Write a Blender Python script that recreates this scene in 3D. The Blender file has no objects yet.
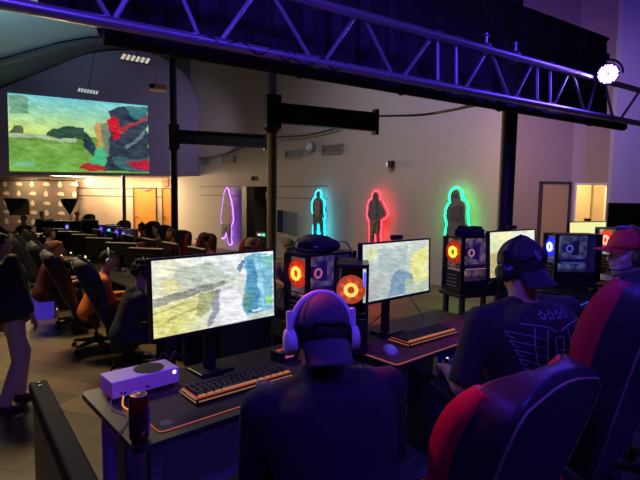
import bpy, bmesh, math, random
from mathutils import Vector, Matrix, noise, Euler
from mathutils.bvhtree import BVHTree
random.seed(7)
sc = bpy.context.scene
COL = sc.collection
R = math.radians
# ------------------------------------------------------------------ camera
F = 481.0
CZ = 1.54
cam_d = bpy.data.cameras.new('camera')
cam = bpy.data.objects.new('camera', cam_d)
COL.objects.link(cam)
CM = Matrix.Rotation(R(90 - 5.1), 3, 'X') @ Matrix.Rotation(.014, 3, 'Z')
cam.matrix_world = Matrix.Translation((0, 0, CZ)) @ CM.to_4x4()
cam_d.sensor_width = 36
cam_d.lens = 36 * F / 640
cam_d.clip_end = 200
sc.camera = cam
sc.view_settings.view_transform = 'Standard'
sc.view_settings.look = 'None'
sc.view_settings.gamma = 1
sc.view_settings.use_curve_mapping = False
sc.view_settings.exposure = 0
def ray(px, py): return CM @ Vector(((px - 320) / F, -(py - 240) / F, -1))
def P(px, py, Y=None, z=None):
    r = ray(px, py)
    k = Y / r.y if Y is not None else (z - CZ) / r.z
    return Vector((0, 0, CZ)) + r * k
TH = R(41.84)
D = Vector((math.cos(TH), math.sin(TH), 0))
N = Vector((-D.y, D.x, 0))
O = Vector((-.565, 1.43, 0))
def W(s, t, z=0): return O + D * s + N * t + Vector((0, 0, z))
LOW = -.5
WD = 9.6
def PW(px, py, off=0):
    r = ray(px, py)
    k = (WD - off) / (D.x * r.x + D.y * r.y)
    return Vector((0, 0, CZ)) + r * k
# ------------------------------------------------------------------ materials
def lin(c): return c / 12.92 if c <= .04045 else ((c + .055) / 1.055) ** 2.4
def hexc(r, g, b): return (lin(r / 255), lin(g / 255), lin(b / 255), 1)
MATS = {}
def mat(name, col, rough=.6, metal=0, emit=None, es=0, var=0, scale=20, bump=0, spec=None, alpha=None, trans=0, coat=0):
    if name in MATS: return MATS[name]
    m = bpy.data.materials.new(name)
    m.use_nodes = True
    nt = m.node_tree
    b = nt.nodes['Principled BSDF']
    c = (*col, 1) if len(col) == 3 else col
    b.inputs['Base Color'].default_value = c
    b.inputs['Roughness'].default_value = rough
    b.inputs['Metallic'].default_value = metal
    if spec is not None: b.inputs['Specular IOR Level'].default_value = spec
    if trans: b.inputs['Transmission Weight'].default_value = trans
    if coat: b.inputs['Coat Weight'].default_value = coat
    if alpha is not None: b.inputs['Alpha'].default_value = alpha
    if emit is not None:
        b.inputs['Emission Color'].default_value = (*emit, 1)
        b.inputs['Emission Strength'].default_value = es
    if var or bump:
        tc = nt.nodes.new('ShaderNodeTexCoord')
        n = nt.nodes.new('ShaderNodeTexNoise')
        n.inputs['Scale'].default_value = scale
        n.inputs['Detail'].default_value = 4
        nt.links.new(tc.outputs['Object'], n.inputs['Vector'])
        if var:
            mx = nt.nodes.new('ShaderNodeMix'); mx.data_type = 'RGBA'
            mx.inputs['A'].default_value = tuple(max(0, v * (1 - var)) for v in c[:3]) + (1,)
            mx.inputs['B'].default_value = tuple(min(1, v * (1 + var)) for v in c[:3]) + (1,)
            nt.links.new(n.outputs['Fac'], mx.inputs['Factor'])
            nt.links.new(mx.outputs['Result'], b.inputs['Base Color'])
        if bump:
            bp = nt.nodes.new('ShaderNodeBump')
            bp.inputs['Strength'].default_value = bump
            bp.inputs['Distance'].default_value = .01
            nt.links.new(n.outputs['Fac'], bp.inputs['Height'])
            nt.links.new(bp.outputs['Normal'], b.inputs['Normal'])
    MATS[name] = m
    return m
def emat(name, col, s): return mat(name, (0, 0, 0), .5, emit=col, es=s)
BLK = mat('black_plastic', (.012, .012, .014), .38, var=.2)
BLKM = mat('matte_black', (.01, .01, .011), .75, var=.2, scale=60)
BLKG = mat('gloss_black', (.008, .008, .01), .15)
STEEL = mat('painted_black_steel', (.014, .015, .02), .45, var=.25, scale=6)
LEA = mat('black_leatherette', (.03, .028, .045), .42, var=.25, scale=40, bump=.15)
REDL = mat('red_leatherette', (.62, .015, .05), .4, var=.12, scale=30)
PIPE = mat('tan_piping', (.36, .22, .2), .5)
ALU = mat('satin_aluminium', (.55, .55, .66), .34, .85)
CHR = mat('chrome', (.6, .6, .62), .2, 1)
WHT = mat('white_plastic', (.78, .77, .76), .4)
DESKM = mat('desk_black_laminate', (.013, .014, .016), .42, var=.3, scale=70)
GREYP = mat('dark_grey_plastic', (.05, .05, .055), .5)
KEYM = mat('keycap', (.02, .018, .02), .5)
# ------------------------------------------------------------------ mesh builder
class MB:
    def __init__(s): s.bm = bmesh.new()
    def box(s, c, d, rot=None, taper=None):
        r = bmesh.ops.create_cube(s.bm, size=1)['verts']
        M = Matrix.Translation(c) @ (rot.to_4x4() if rot else Matrix()) @ Matrix.Diagonal((*d, 1))
        if taper:
            for v in r:
                if v.co.z > 0: v.co.x *= taper[0]; v.co.y *= taper[1]
        bmesh.ops.transform(s.bm, matrix=M, verts=r)
        return s
    def cyl(s, a, b, r0, r1=None, n=16, cap=True):
        a, b = Vector(a), Vector(b); r1 = r0 if r1 is None else r1
        L = (b - a).length
        if L < 1e-6: return s
        q = (b - a).to_track_quat('Z', 'Y').to_matrix().to_4x4()
        r = bmesh.ops.create_cone(s.bm, cap_ends=cap, segments=n, radius1=r0, radius2=max(r1, 1e-5), depth=L)['verts']
        bmesh.ops.transform(s.bm, matrix=Matrix.Translation((a + b) / 2) @ q, verts=r)
        return s
    def sph(s, c, rad, rot=None, u=16, v=10):
        if not hasattr(rad, '__len__'): rad = (rad,) * 3
        r = bmesh.ops.create_uvsphere(s.bm, u_segments=u, v_segments=v, radius=1)['verts']
        bmesh.ops.transform(s.bm, matrix=Matrix.Translation(c) @ (rot.to_4x4() if rot else Matrix()) @ Matrix.Diagonal((*rad, 1)), verts=r)
        return s
    def cap(s, a, b, ra, rb=None, n=12):
        rb = ra if rb is None else rb
        s.cyl(a, b, ra, rb, n); s.sph(a, ra, u=n, v=8); s.sph(b, rb, u=n, v=8)
        return s
    def loft(s, rings, cap=True, closed=False):
        vs = [[s.bm.verts.new(p) for p in r] for r in rings]
        n = len(vs[0])
        m = len(vs)
        for i in range(m if closed else m - 1):
            A, B = vs[i], vs[(i + 1) % m]
            for j in range(n):
                s.bm.faces.new((A[j], A[(j + 1) % n], B[(j + 1) % n], B[j]))
        if cap and not closed:
            s.bm.faces.new(list(reversed(vs[0]))); s.bm.faces.new(vs[-1])
        return s
    def tube(s, pts, r, n=8, closed=False, flat=None):
        pts = [Vector(p) for p in pts]
        rings = []
        up = None
        m = len(pts)
        for i, p in enumerate(pts):
            if closed: t = pts[(i + 1) % m] - pts[i - 1]
            else: t = pts[min(i + 1, m - 1)] - pts[max(i - 1, 0)]
            if t.length < 1e-9: t = Vector((0, 0, 1))
            t.normalize()
            if up is None:
                up = Vector((0, 0, 1)) if abs(t.z) < .9 else Vector((1, 0, 0))
            x = t.cross(up)
            if x.length < 1e-6: x = t.orthogonal()
            x.normalize(); y = x.cross(t).normalized(); up = y
            rr = r[i] if hasattr(r, '__len__') else r
            rings.append([p + x * math.cos(a) * rr + y * math.sin(a) * rr * (flat or 1) for a in [2 * math.pi * k / n for k in range(n)]])
        return s.loft(rings, closed=closed)
    def prism(s, pts, y0, y1):
        # outline in x,z ; extruded along y
        A = [s.bm.verts.new((x, y0, z)) for x, z in pts]
        B = [s.bm.verts.new((x, y1, z)) for x, z in pts]
        n = len(pts)
        f1 = s.bm.faces.new(A); f2 = s.bm.faces.new(list(reversed(B)))
        for i in range(n): s.bm.faces.new((A[i], B[i], B[(i + 1) % n], A[(i + 1) % n]))
        bmesh.ops.triangulate(s.bm, faces=[f1, f2])
        return s
    def slab(s, pts, z0, z1):
        A = [s.bm.verts.new((x, y, z0)) for x, y in pts]
        B = [s.bm.verts.new((x, y, z1)) for x, y in pts]
        n = len(pts)
        s.bm.faces.new(A); s.bm.faces.new(B)
        for i in range(n): s.bm.faces.new((A[i], A[(i + 1) % n], B[(i + 1) % n], B[i]))
        return s
    def mesh(s, name, smooth=False):
        bmesh.ops.recalc_face_normals(s.bm, faces=s.bm.faces)
        me = bpy.data.meshes.new(name)
        s.bm.to_mesh(me); s.bm.free()
        if smooth:
            for p in me.polygons: p.use_smooth = True
        return me
    def build(s, name, m, parent=None, smooth=False, bevel=0, seg=2, auto=False, label=None, sub=0):
        me = s.mesh(name, smooth or auto)
        if auto: me.set_sharp_from_angle(angle=R(35))
        me.materials.append(m)
        o = bpy.data.objects.new(name, me)
        COL.objects.link(o)
        if parent: o.parent = parent
        if bevel:
            b = o.modifiers.new('bevel', 'BEVEL'); b.width = bevel; b.segments = seg; b.limit_method = 'ANGLE'
        if sub:
            b = o.modifiers.new('subd', 'SUBSURF'); b.levels = sub; b.render_levels = sub
        if label: o['label'] = label
        return o
def thing(name, label, cat, loc=(0, 0, 0), rz=0, group=None, rot=None):
    o = bpy.data.objects.new(name, None); COL.objects.link(o)
    o.location = loc
    o.rotation_euler = rot if rot else (0, 0, rz)
    o.empty_display_size = .1
    return tag(o, label, cat, group)
def tag(o, label, cat, group=None):
    o['label'] = label; o['category'] = cat
    if group: o['group'] = group
    return o
def struct(o): o['kind'] = 'structure'; return o
def put(o, loc, rz=0, rot=None):
    o.location = loc; o.rotation_euler = rot if rot else (0, 0, rz); return o
def copy_tree(o, parent=None):
    c = o.copy(); COL.objects.link(c); c.parent = parent
    for ch in [k for k in list(o.children)]: copy_tree(ch, c)
    return c
def inst(o, loc, rz, label, group=None, scale=None):
    c = copy_tree(o); c.location = loc; c.rotation_euler = (0, 0, rz); c['label'] = label
    if group: c['group'] = group
    if scale: c.scale = (scale,) * 3
    return c
def spline(pts, k=8):
    pts = [Vector(p) for p in pts]
    out = []
    for i in range(len(pts) - 1):
        p0 = pts[max(i - 1, 0)]; p1 = pts[i]; p2 = pts[i + 1]; p3 = pts[min(i + 2, len(pts) - 1)]
        for j in range(k):
            t = j / k
            out.append(.5 * ((2 * p1) + (p2 - p0) * t + (2 * p0 - 5 * p1 + 4 * p2 - p3) * t * t + (3 * p1 - p0 - 3 * p2 + p3) * t ** 3))
    out.append(pts[-1])
    return out
def cable(pts, r, m, label, name='cable', group=None, k=8, parent=None):
    o = MB().tube(spline(pts, k), r, 6).build(name, m, parent, smooth=True)
    if not parent: tag(o, label, 'cable', group)
    return o
# ------------------------------------------------------------------ text
def text(body, size, m, parent, loc, rot=(R(90), 0, 0), depth=.002, name='lettering', align='CENTER'):
    cu = bpy.data.curves.new(name, 'FONT'); cu.body = body; cu.size = size; cu.extrude = depth
    cu.align_x = align; cu.align_y = 'CENTER'
    t = bpy.data.objects.new('tmp_text', cu); COL.objects.link(t)
    dg = bpy.context.evaluated_depsgraph_get()
    me = bpy.data.meshes.new_from_object(t.evaluated_get(dg)); me.name = name
    bpy.data.objects.remove(t); bpy.data.curves.remove(cu)
    me.materials.clear(); me.materials.append(m)
    o = bpy.data.objects.new(name, me); COL.objects.link(o); o.parent = parent
    o.location = loc; o.rotation_euler = rot
    return o
# ------------------------------------------------------------------ pictures on screens (colour per cell)
def attr_mat(name, strength):
    if name in MATS: return MATS[name]
    m = bpy.data.materials.new(name); m.use_nodes = True
    nt = m.node_tree; b = nt.nodes['Principled BSDF']
    a = nt.nodes.new('ShaderNodeAttribute'); a.attribute_name = 'picture'
    b.inputs['Base Color'].default_value = (.01, .01, .01, 1)
    b.inputs['Roughness'].default_value = .35
    nt.links.new(a.outputs['Color'], b.inputs['Emission Color'])
    b.inputs['Emission Strength'].default_value = strength
    MATS[name] = m
    return m
def picture(name, corners, fn, nu, nv, strength, parent, thick=.004, mname='lit_screen'):
    # corners: bl, br, tr, tl in local coordinates ; thin slab with its picture on the front
    bl, br, tr, tl = [Vector(c) for c in corners]
    nrm = (br - bl).cross(tl - bl).normalized()
    vs, fs, cols = [], [], []
    for j in range(nv + 1):
        for i in range(nu + 1):
            u, v = i / nu, j / nv
            vs.append((bl * (1 - u) + br * u) * (1 - v) + (tl * (1 - u) + tr * u) * v)
            c = fn(u, v)
            cols.append(tuple(lin(max(0, min(255, x)) / 255) for x in c) + (1,))
    k = nu + 1
    for j in range(nv):
        for i in range(nu):
            fs.append((j * k + i, j * k + i + 1, (j + 1) * k + i + 1, (j + 1) * k + i))
    b0 = len(vs)
    ring = [0, nu, nv * k + nu, nv * k]
    for q in ring: vs.append(vs[q] - nrm * thick); cols.append((0, 0, 0, 1))
    fs.append((b0 + 3, b0 + 2, b0 + 1, b0))
    me = bpy.data.meshes.new(name); me.from_pydata(vs, [], fs)
    at = me.color_attributes.new('picture', 'FLOAT_COLOR', 'POINT')
    for i, c in enumerate(cols): at.data[i].color = c
    for p in me.polygons: p.use_smooth = False
    me.materials.append(attr_mat(mname, strength))
    o = bpy.data.objects.new(name, me); COL.objects.link(o); o.parent = parent
    return o
def inpoly(x, y, poly):
    c = False; n = len(poly); j = n - 1
    for i in range(n):
        xi, yi = poly[i]; xj, yj = poly[j]
        if (yi > y) != (yj > y) and x < (xj - xi) * (y - yi) / (yj - yi) + xi: c = not c
        j = i
    return c
def nz(u, v, s, o=0): return noise.fractal(Vector((u * s, v * s, o)), .8, 2.2, 4)
def mixc(a, b, t): t = max(0, min(1, t)); return tuple(x * (1 - t) + y * t for x, y in zip(a, b))
def painter(base, polys, n_amp=25, n_s=6, seed=0, warp=.02):
    def fn(u, v):
        y = 1 - v
        uu = u + nz(u, y, 7, seed) * warp; yy = y + nz(u, y, 7, seed + 9) * warp
        c = base(uu, yy)
        for pl, col, a in polys:
            if inpoly(uu, yy, pl): c = mixc(c, col, a)
        q = noise.fractal(Vector(((u * .8 + y * .5) * 9, (y - u * .45) * 34, seed)), .7, 2.2, 3)
        k = nz(u, y, n_s, seed + 3) * n_amp * .7 + nz(u, y, n_s * 5, seed + 5) * n_amp * .6 + q * n_amp * 1.15
        return tuple(x + k for x in c)
    return fn
def base1(u, y):
    c = mixc((232, 235, 236), (208, 214, 205), y * 1.4)
    c = mixc(c, (232, 226, 120), max(0, (.55 - u) * 1.5) * max(0, y * 1.5 - .4))
    return mixc(c, (235, 225, 150), max(0, .25 - abs(u - .12)) * 2 * (1 - y))
paint1 = painter(base1, [
    ([(.18, .12), (.45, .10), (.62, .30), (.62, .42), (.30, .45), (.16, .32)], (176, 188, 172), .7),
    ([(0, .50), (.28, .42), (.55, .36), (.56, .41), (.30, .52), (0, .60)], (128, 128, 118), .75),
    ([(0, .62), (.35, .52), (.50, .47), (.48, .62), (.30, .85), (.12, 1), (0, 1)], (216, 210, 112), .55),
    ([(.05, .30), (.16, .24), (.2, .38), (.1, .46)], (214, 200, 120), .5),
    ([(.50, .10), (.60, .05), (.68, .2), (.66, .34), (.56, .3)], (214, 222, 220), .8),
    ([(0, .66), (.24, .58), (.25, .60), (0, .69)], (150, 146, 90), .6),
    ([(.08, .80), (.30, .68), (.31, .70), (.1, .84)], (156, 150, 84), .6),
    ([(.02, .92), (.12, .92), (.12, .94), (.02, .94)], (240, 240, 230), .7),
    ([(.34, .52), (.46, .47), (.47, .66), (.36, .84), (.30, .80)], (150, 156, 110), .7),
    ([(.48, .46), (.52, .46), (.50, .68), (.44, .98), (.40, .98)], (130, 134, 160), .75),
    ([(.53, .50), (.66, .48), (.76, .98), (.46, .98)], (240, 240, 245), .85),
    ([(.72, .05), (.86, .02), (.99, .05), (.99, .90), (.74, .93), (.70, .75), (.74, .40)], (108, 178, 206), .9),
    ([(.74, .10), (.82, .08), (.86, .55), (.84, .92), (.76, .90), (.75, .5)], (72, 138, 176), .8),
    ([(.80, .05), (.84, .05), (.92, .6), (.90, .85)], (160, 214, 230), .8),
    ([(.66, .22), (.70, .10), (.73, .10), (.71, .25), (.68, .28)], (88, 120, 160), .9),
    ([(.90, .10), (.99, .05), (.99, .22), (.93, .26)], (118, 190, 170), .8),
    ([(.70, .60), (.78, .55), (.79, .85), (.72, .82)], (96, 150, 140), .7),
    ([(.94, .70), (.98, .68), (.98, .78), (.94, .80)], (150, 220, 90), .9),
    ([(.80, .86), (.88, .85), (.88, .88), (.80, .89)], (245, 250, 250), .9),
    ([(.88, .06), (.97, .04), (.97, .06), (.88, .08)], (240, 250, 250), .8),
], 30, 7, 1)
paint2 = painter(lambda u, y: mixc((205, 212, 200), (178, 196, 196), y * 1.2), [
    ([(0, 0), (.75, 0), (.7, .18), (0, .25)], (216, 226, 218), .8),
    ([(.04, .08), (.2, .06), (.2, .26), (.04, .28)], (222, 230, 170), .8),
    ([(.20, .10), (.66, .06), (.62, .55), (.22, .55)], (172, 188, 188), .8),
    ([(.72, .25), (.99, .12), (.99, .78), (.80, .85), (.70, .60)], (232, 228, 130), .85),
    ([(.80, .45), (.99, .40), (.99, .7), (.84, .72)], (236, 236, 180), .6),
    ([(.02, .55), (.30, .52), (.34, .92), (.02, .98)], (176, 180, 176), .8),
    ([(.36, .98), (.42, .60), (.52, .50), (.60, .56), (.72, .62), (.78, .98)], (120, 148, 176), .85),
    ([(.62, .70), (.98, .78), (.98, .98), (.60, .98)], (196, 206, 170), .7),
], 22, 6, 5)
paint3 = painter(lambda u, y: mixc((240, 238, 190), (200, 214, 170), y), [
    ([(.45, 0), (1, 0), (1, .4), (.5, .35)], (232, 236, 226), .7),
    ([(0, .5), (.3, .35), (.36, .9), (0, 1)], (186, 160, 96), .7),
    ([(.38, .45), (.7, .4), (.8, 1), (.36, 1)], (150, 186, 176), .7)], 22, 6, 8)
paint4 = painter(lambda u, y: mixc((246, 240, 160), (238, 244, 176), u), [
    ([(0, .7), (1, .5), (1, 1), (0, 1)], (214, 222, 130), .6)], 8, 6, 12)
def base5(u, y):
    if y < .5: return mixc((120, 205, 215), (214, 232, 120), min(1, y * 2.1) * (1 - .35 * u))
    return mixc((104, 150, 70), (120, 178, 74), (y - .5) * 2)
paint5 = painter(base5, [
    ([(0, .50), (.05, .42), (.11, .42), (.12, .50)], (80, 96, 70), .95),
    ([(0, .50), (.1, .5), (.3, .5), (.5, .55), (.5, .60), (.22, .555), (0, .56)], (206, 214, 190), .7),
    ([(.28, .50), (.34, .42), (.44, .38), (.56, .40), (.60, .52), (.5, .55), (.35, .53)], (42, 72, 60), .95),
    ([(.05, .6), (.45, .62), (.55, .75), (.2, .8)], (132, 180, 84), .6),
    ([(.63, .30), (.70, .28), (.72, .98), (.68, .98)], (206, 150, 84), .9),
    ([(.68, .30), (.82, .28), (.84, .98), (.70, .98)], (108, 128, 108), .9),
    ([(.54, .52), (.60, .50), (.72, .85), (.70, .99), (.62, .80)], (40, 60, 76), .95),
    ([(.58, .9), (.64, .70), (.70, .62), (.72, .92)], (70, 190, 130), .95),
    ([(.74, .12), (.88, .02), (1, .04), (1, .98), (.70, .98), (.74, .62)], (44, 54, 76), .95),
    ([(.86, .04), (1, .02), (1, .22), (.9, .2)], (60, 130, 130), .85),
    ([(.72, .26), (.76, .18), (.80, .24), (.82, .48), (.77, .52)], (214, 28, 44), .95),
    ([(.79, .38), (1, .13), (1, .17), (.82, .44)], (190, 60, 70), .8),
    ([(.84, .62), (1, .33), (1, .36), (.86, .67)], (120, 140, 150), .8),
    ([(.74, .78), (.82, .74), (.9, .80), (1, .76), (1, .99), (.8, .95)], (60, 110, 112), .8),
    ([(.84, .84), (1, .80), (1, .97), (.9, .94)], (205, 30, 62), .9),
    ([(.52, .93), (.58, .86), (.66, .90), (.72, .95), (.6, .99)], (190, 30, 44), .9),
    ([(.01, .03), (.16, .03), (.16, .25), (.01, .25)], (110, 160, 130), .85),
    ([(.03, .88), (.2, .88), (.2, .93), (.03, .93)], (110, 190, 180), .7),
], 20, 8, 21)
# ================================================================== THE ROOM
BEIGE = mat('beige_wall_paint', (.46, .37, .27), .8, var=.06, scale=3, bump=.05)
GREYW = mat('grey_wall_paint', (.36, .34, .34), .85, var=.05, scale=2, bump=.05)
SOFF = mat('mauve_grey_paint', (.22, .19, .27), .85, var=.05, scale=2)
DARKC = mat('dark_and_shaded_paint', (.07, .07, .08), .85, var=.15, scale=1.5)
TEALC = mat('ceiling_panel_paint', (.32, .35, .36), .8, var=.12, scale=.6)
WOODD = mat('orange_oak_door', (.55, .22, .04), .45, var=.15, scale=4)
WOODL = mat('maple_door', (.55, .38, .2), .45, var=.1, scale=4)
FRAM = mat('dark_door_frame', (.05, .045, .04), .5)
GROOVE = mat('groove_shadow_gap', (.12, .09, .07), .8)
def floor_mat():
    m = bpy.data.materials.new('worn_wood_floor'); m.use_nodes = True
    nt = m.node_tree; b = nt.nodes['Principled BSDF']
    tc = nt.nodes.new('ShaderNodeTexCoord'); mp = nt.nodes.new('ShaderNodeMapping')
    mp.inputs['Rotation'].default_value = (0, 0, R(20))
    br = nt.nodes.new('ShaderNodeTexBrick')
    br.inputs['Scale'].default_value = 1.0
    br.inputs['Brick Width'].default_value = 1.3; br.inputs['Row Height'].default_value = .3
    br.inputs['Mortar Size'].default_value = .004
    br.inputs['Color1'].default_value = (.27, .19, .10, 1); br.inputs['Color2'].default_value = (.14, .10, .055, 1)
    br.inputs['Mortar'].default_value = (.06, .045, .03, 1)
    n = nt.nodes.new('ShaderNodeTexNoise'); n.inputs['Scale'].default_value = 2.2; n.inputs['Detail'].default_value = 6
    mx = nt.nodes.new('ShaderNodeMix'); mx.data_type = 'RGBA'; mx.blend_type = 'MULTIPLY'; mx.inputs['Factor'].default_value = .6
    nt.links.new(tc.outputs['Object'], mp.inputs['Vector']); nt.links.new(mp.outputs['Vector'], br.inputs['Vector'])
    nt.links.new(tc.outputs['Object'], n.inputs['Vector'])
    nt.links.new(br.outputs['Color'], mx.inputs['A']); nt.links.new(n.outputs['Color'], mx.inputs['B'])
    nt.links.new(mx.outputs['Result'], b.inputs['Base Color'])
    b.inputs['Roughness'].default_value = .42
    return m
FLM = floor_mat()
PLM = mat('platform_carpet', (.09, .085, .1), .8, var=.3, scale=9, bump=.1)
struct(MB().box((0, 8, LOW - .1), (60, 60, .2)).build('floor', FLM))
# raised platform the near desks stand on
pf = MB()
pf.slab([tuple(W(s, t)[:2]) for s, t in ((-.13, -5), (12, -5), (12, 1.75), (1.13, 1.75), (1.13, .68), (-.13, .68))], LOW, 0)
struct(pf.build('floor_platform', PLM))
# low black wall with a cap at the platform edge
rb = MB(); rb.box((0, -1.6, (.74 + LOW) / 2), (.045, 3.16, .74 - LOW))
rail = rb.build('wall_platform_edge', STEEL)
RO = W(-.128, .675); RR = TH - R(4.2); put(rail, RO, RR); struct(rail)
capm = MB().box((0, -1.59, .77), (.064, 3.18, .06)).build('trim_platform_cap', mat('rail_cap_vinyl', (.004, .006, .008), .7, spec=.15, var=.2, scale=30), bevel=.008)
put(capm, RO, RR); struct(capm)
bl = MB()
for t in (-.03, -.065): bl.cyl((0, t, .799), (0, t, .8035), .006, n=10)
q = bl.build('trim_cap_screws', CHR); put(q, RO, RR); struct(q)
# back wall ---------------------------------------------------------
A = P(198, 176, Y=20); B = P(0, 176, Y=22.8)
bd = (Vector((B.x - A.x, B.y - A.y, 0))).normalized()         # runs to the image left
brot = math.atan2(-bd.y, -bd.x)
def PB(px, py):                                              # meet the plane of the soffit face
    nrm = Vector((bd.y, -bd.x, 0)); r = ray(px, py); c0 = Vector((0, 0, CZ))
    k = (A - c0).dot(nrm) / r.dot(nrm)
    return c0 + r * k
def BL(p): q_ = p - Vector((A.x, A.y, 0)); return (-(q_.x * bd.x + q_.y * bd.y), q_.z)   # local x (image right), z
SZ = A.z
arch = [BL(PB(*p)) for p in ((0, 89), (24, 79.5), (47, 70), (75, 58), (88, 54), (100, 52), (115, 50.5), (131, 50.5), (145, 52), (158, 56), (170, 62), (182, 72), (190, 82), (196, 96), (198.5, 112))]
pts = [(-16, SZ), (0, SZ)] + list(reversed(arch)) + [(-16, arch[0][1] - 2.4)]
m_ = MB().prism(pts, 0, .3).build('wall_back_soffit', SOFF); put(m_, (A.x, A.y, 0), brot); struct(m_)
m_ = MB().box((-4, .5, 5), (30, .2, 11)).build('wall_back_upper', DARKC)
# the low recess under the soffit
m_.data.transform(Matrix.Translation((0, 0, 3.2))); put(m_, (A.x, A.y, 0), brot); struct(m_)
m_ = MB().box((-7, 1.05, SZ + .05), (17, 1.5, .1)).build('ceiling_soffit', SOFF); put(m_, (A.x, A.y, 0), brot); struct(m_)
m_ = MB().box((-7, 1.8, (SZ + LOW) / 2), (19, .2, SZ - LOW)).build('wall_back', BEIGE); put(m_, (A.x, A.y, 0), brot); struct(m_)
def back(px, py, off=1.7):
    nrm = Vector((bd.y, -bd.x, 0)); nrm = nrm if nrm.y > 0 else -nrm
    r = ray(px, py); c0 = Vector((0, 0, CZ)); k = ((A + nrm * off) - c0).dot(nrm) / r.dot(nrm)
    return c0 + r * k
for i, py in enumerate((188.2, 195.8)):
    p = back(100, py)
    m_ = MB().box((-6, 1.69, p.z), (13, .02, .035)).build('trim_back_groove_%d' % (i + 1), GROOVE); put(m_, (A.x, A.y, 0), brot); struct(m_)
# doors in the back wall
def lx(px, off=1.7): p = back(px, 200, off); return -((p.x - A.x) * bd.x + (p.y - A.y) * bd.y)
def door(name, x0, x1, z0, z1, y, m, org, rz, hx, closer=True, win=False):
    e = bpy.data.objects.new(name, None); COL.objects.link(e); e.location = org; e.rotation_euler = (0, 0, rz); struct(e)
    MB().box(((x0 + x1) / 2, y - .02, (z0 + z1) / 2), (x1 - x0, .05, z1 - z0)).build('door_panel', m, e)
    f = MB(); w = .045
    f.box((x0 - w / 2, y - .03, (z0 + z1) / 2), (w, .09, z1 - z0 + .06)); f.box((x1 + w / 2, y - .03, (z0 + z1) / 2), (w, .09, z1 - z0 + .06))
    f.box(((x0 + x1) / 2, y - .03, z1 + w / 2), (x1 - x0 + 2 * w, .09, w)); f.build('door_frame', FRAM, e)
    h = MB(); h.cyl((hx, y - .05, z0 + 1.02), (hx, y - .1, z0 + 1.02), .025); h.box((hx + .05, y - .1, z0 + 1.02), (.13, .02, .02)); h.build('door_handle', CHR, e)
    if closer:
        c = MB(); c.box(((x0 + x1) / 2 + .1, y - .08, z1 - .07), (.26, .07, .06)); c.box(((x0 + x1) / 2 + .28, y - .12, z1 - .02), (.3, .02, .02), rot=Euler((0, 0, .4)).to_matrix()); c.build('door_closer', ALU, e)
    return e
zt = back(145, 188.5).z
door('door_1', lx(134.8), lx(156.3), LOW, zt, 1.7, WOODD, (A.x, A.y, 0), brot, lx(137))
door('door_2', lx(163.5), lx(171.6), LOW, zt, 1.7, WOODD, (A.x, A.y, 0), brot, lx(164.8), closer=False)
# figure wall (right-hand side of the hall) ------------------------------
WR = -math.pi / 2 + TH         # local +X -> -N, local +Y -> +D
def al(px, py=197, off=0): p = PW(px, py, off); return -(p.x * N.x + p.y * N.y)
WO = Vector((D.x * WD, D.y * WD, 0))
x0, x1, xo0, xo1 = al(176), al(506), al(246), al(268)
zo = PW(250, 186.5).z
fw = MB()
H = 9.0
fw.box(((x0 + xo0) / 2, .12, (LOW + H) / 2), (xo0 - x0, .24, H - LOW))
fw.box(((xo1 + x1) / 2, .12, (LOW + H) / 2), (x1 - xo1, .24, H - LOW))
fw.box(((xo0 + xo1) / 2, .12, (zo + H) / 2), (xo1 - xo0, .24, H - zo))
m_ = fw.build('wall_right', mat('greige_wall_paint', (.44, .385, .34), .8, var=.05, scale=2, bump=.04)); put(m_, WO, WR); struct(m_)
for i, (py, pa, pb_) in enumerate(((186.5, 200, 246), (195.6, 200, 246), (186.5, 268, 328), (198.2, 268, 328))):
    a_, b_ = al(pa), al(pb_)
    z_ = PW((pa + pb_) / 2, py).z
    m_ = MB().box(((a_ + b_) / 2, -.004, z_), (b_ - a_, .01, .025)).build('trim_right_groove_%d' % (i + 1), GROOVE); put(m_, WO, WR); struct(m_)
# recess behind the opening
rc = MB(); w_ = xo1 - xo0
rc.box(((xo0 + xo1) / 2, 1.6, (LOW + zo) / 2), (w_ + 1, .1, zo - LOW + .4))
rc.box((xo0 - .3, .9, (LOW + zo) / 2), (.1, 1.4, zo - LOW + .4)); rc.box((xo1 + .3, .9, (LOW + zo) / 2), (.1, 1.4, zo - LOW + .4))
rc.box(((xo0 + xo1) / 2, .95, zo + .25), (w_ + 1, 1.4, .1))
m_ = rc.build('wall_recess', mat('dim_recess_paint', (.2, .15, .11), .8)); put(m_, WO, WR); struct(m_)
# black door post at the left of the opening
m_ = MB().box((xo0 + .14, -.02, (LOW + zo) / 2), (.3, .3, zo - LOW)).build('trim_opening_post', FRAM); put(m_, WO, WR); struct(m_)
# right part: doors, corner, lilac wall ------------------------------------
def flat(px, Y): p = P(px, 197, Y=Y); return Vector((p.x, p.y, 0))
def wallseg(name, a, b, z0, z1, m, th=.2, holes=()):
    L = (b - a).length; rz = math.atan2(b.y - a.y, b.x - a.x); mb = MB()
    xs = 0
    for h0, h1, hz in holes:
        mb.box(((xs + h0) / 2, th / 2, (z0 + z1) / 2), (h0 - xs, th, z1 - z0))
        mb.box(((h0 + h1) / 2, th / 2, (hz + z1) / 2), (h1 - h0, th, z1 - hz)); xs = h1
    mb.box(((xs + L) / 2, th / 2, (z0 + z1) / 2), (L - xs, th, z1 - z0))
    o = mb.build(name, m); put(o, a, rz); return struct(o), rz, L
MAUV = mat('warm_mauve_paint', (.40, .32, .29), .8, var=.05, scale=2)
a = flat(499, 10.35); b = flat(570, 10.75)
_, rz1, L1 = wallseg('wall_right_door', a, b, LOW, 6, MAUV)
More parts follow.
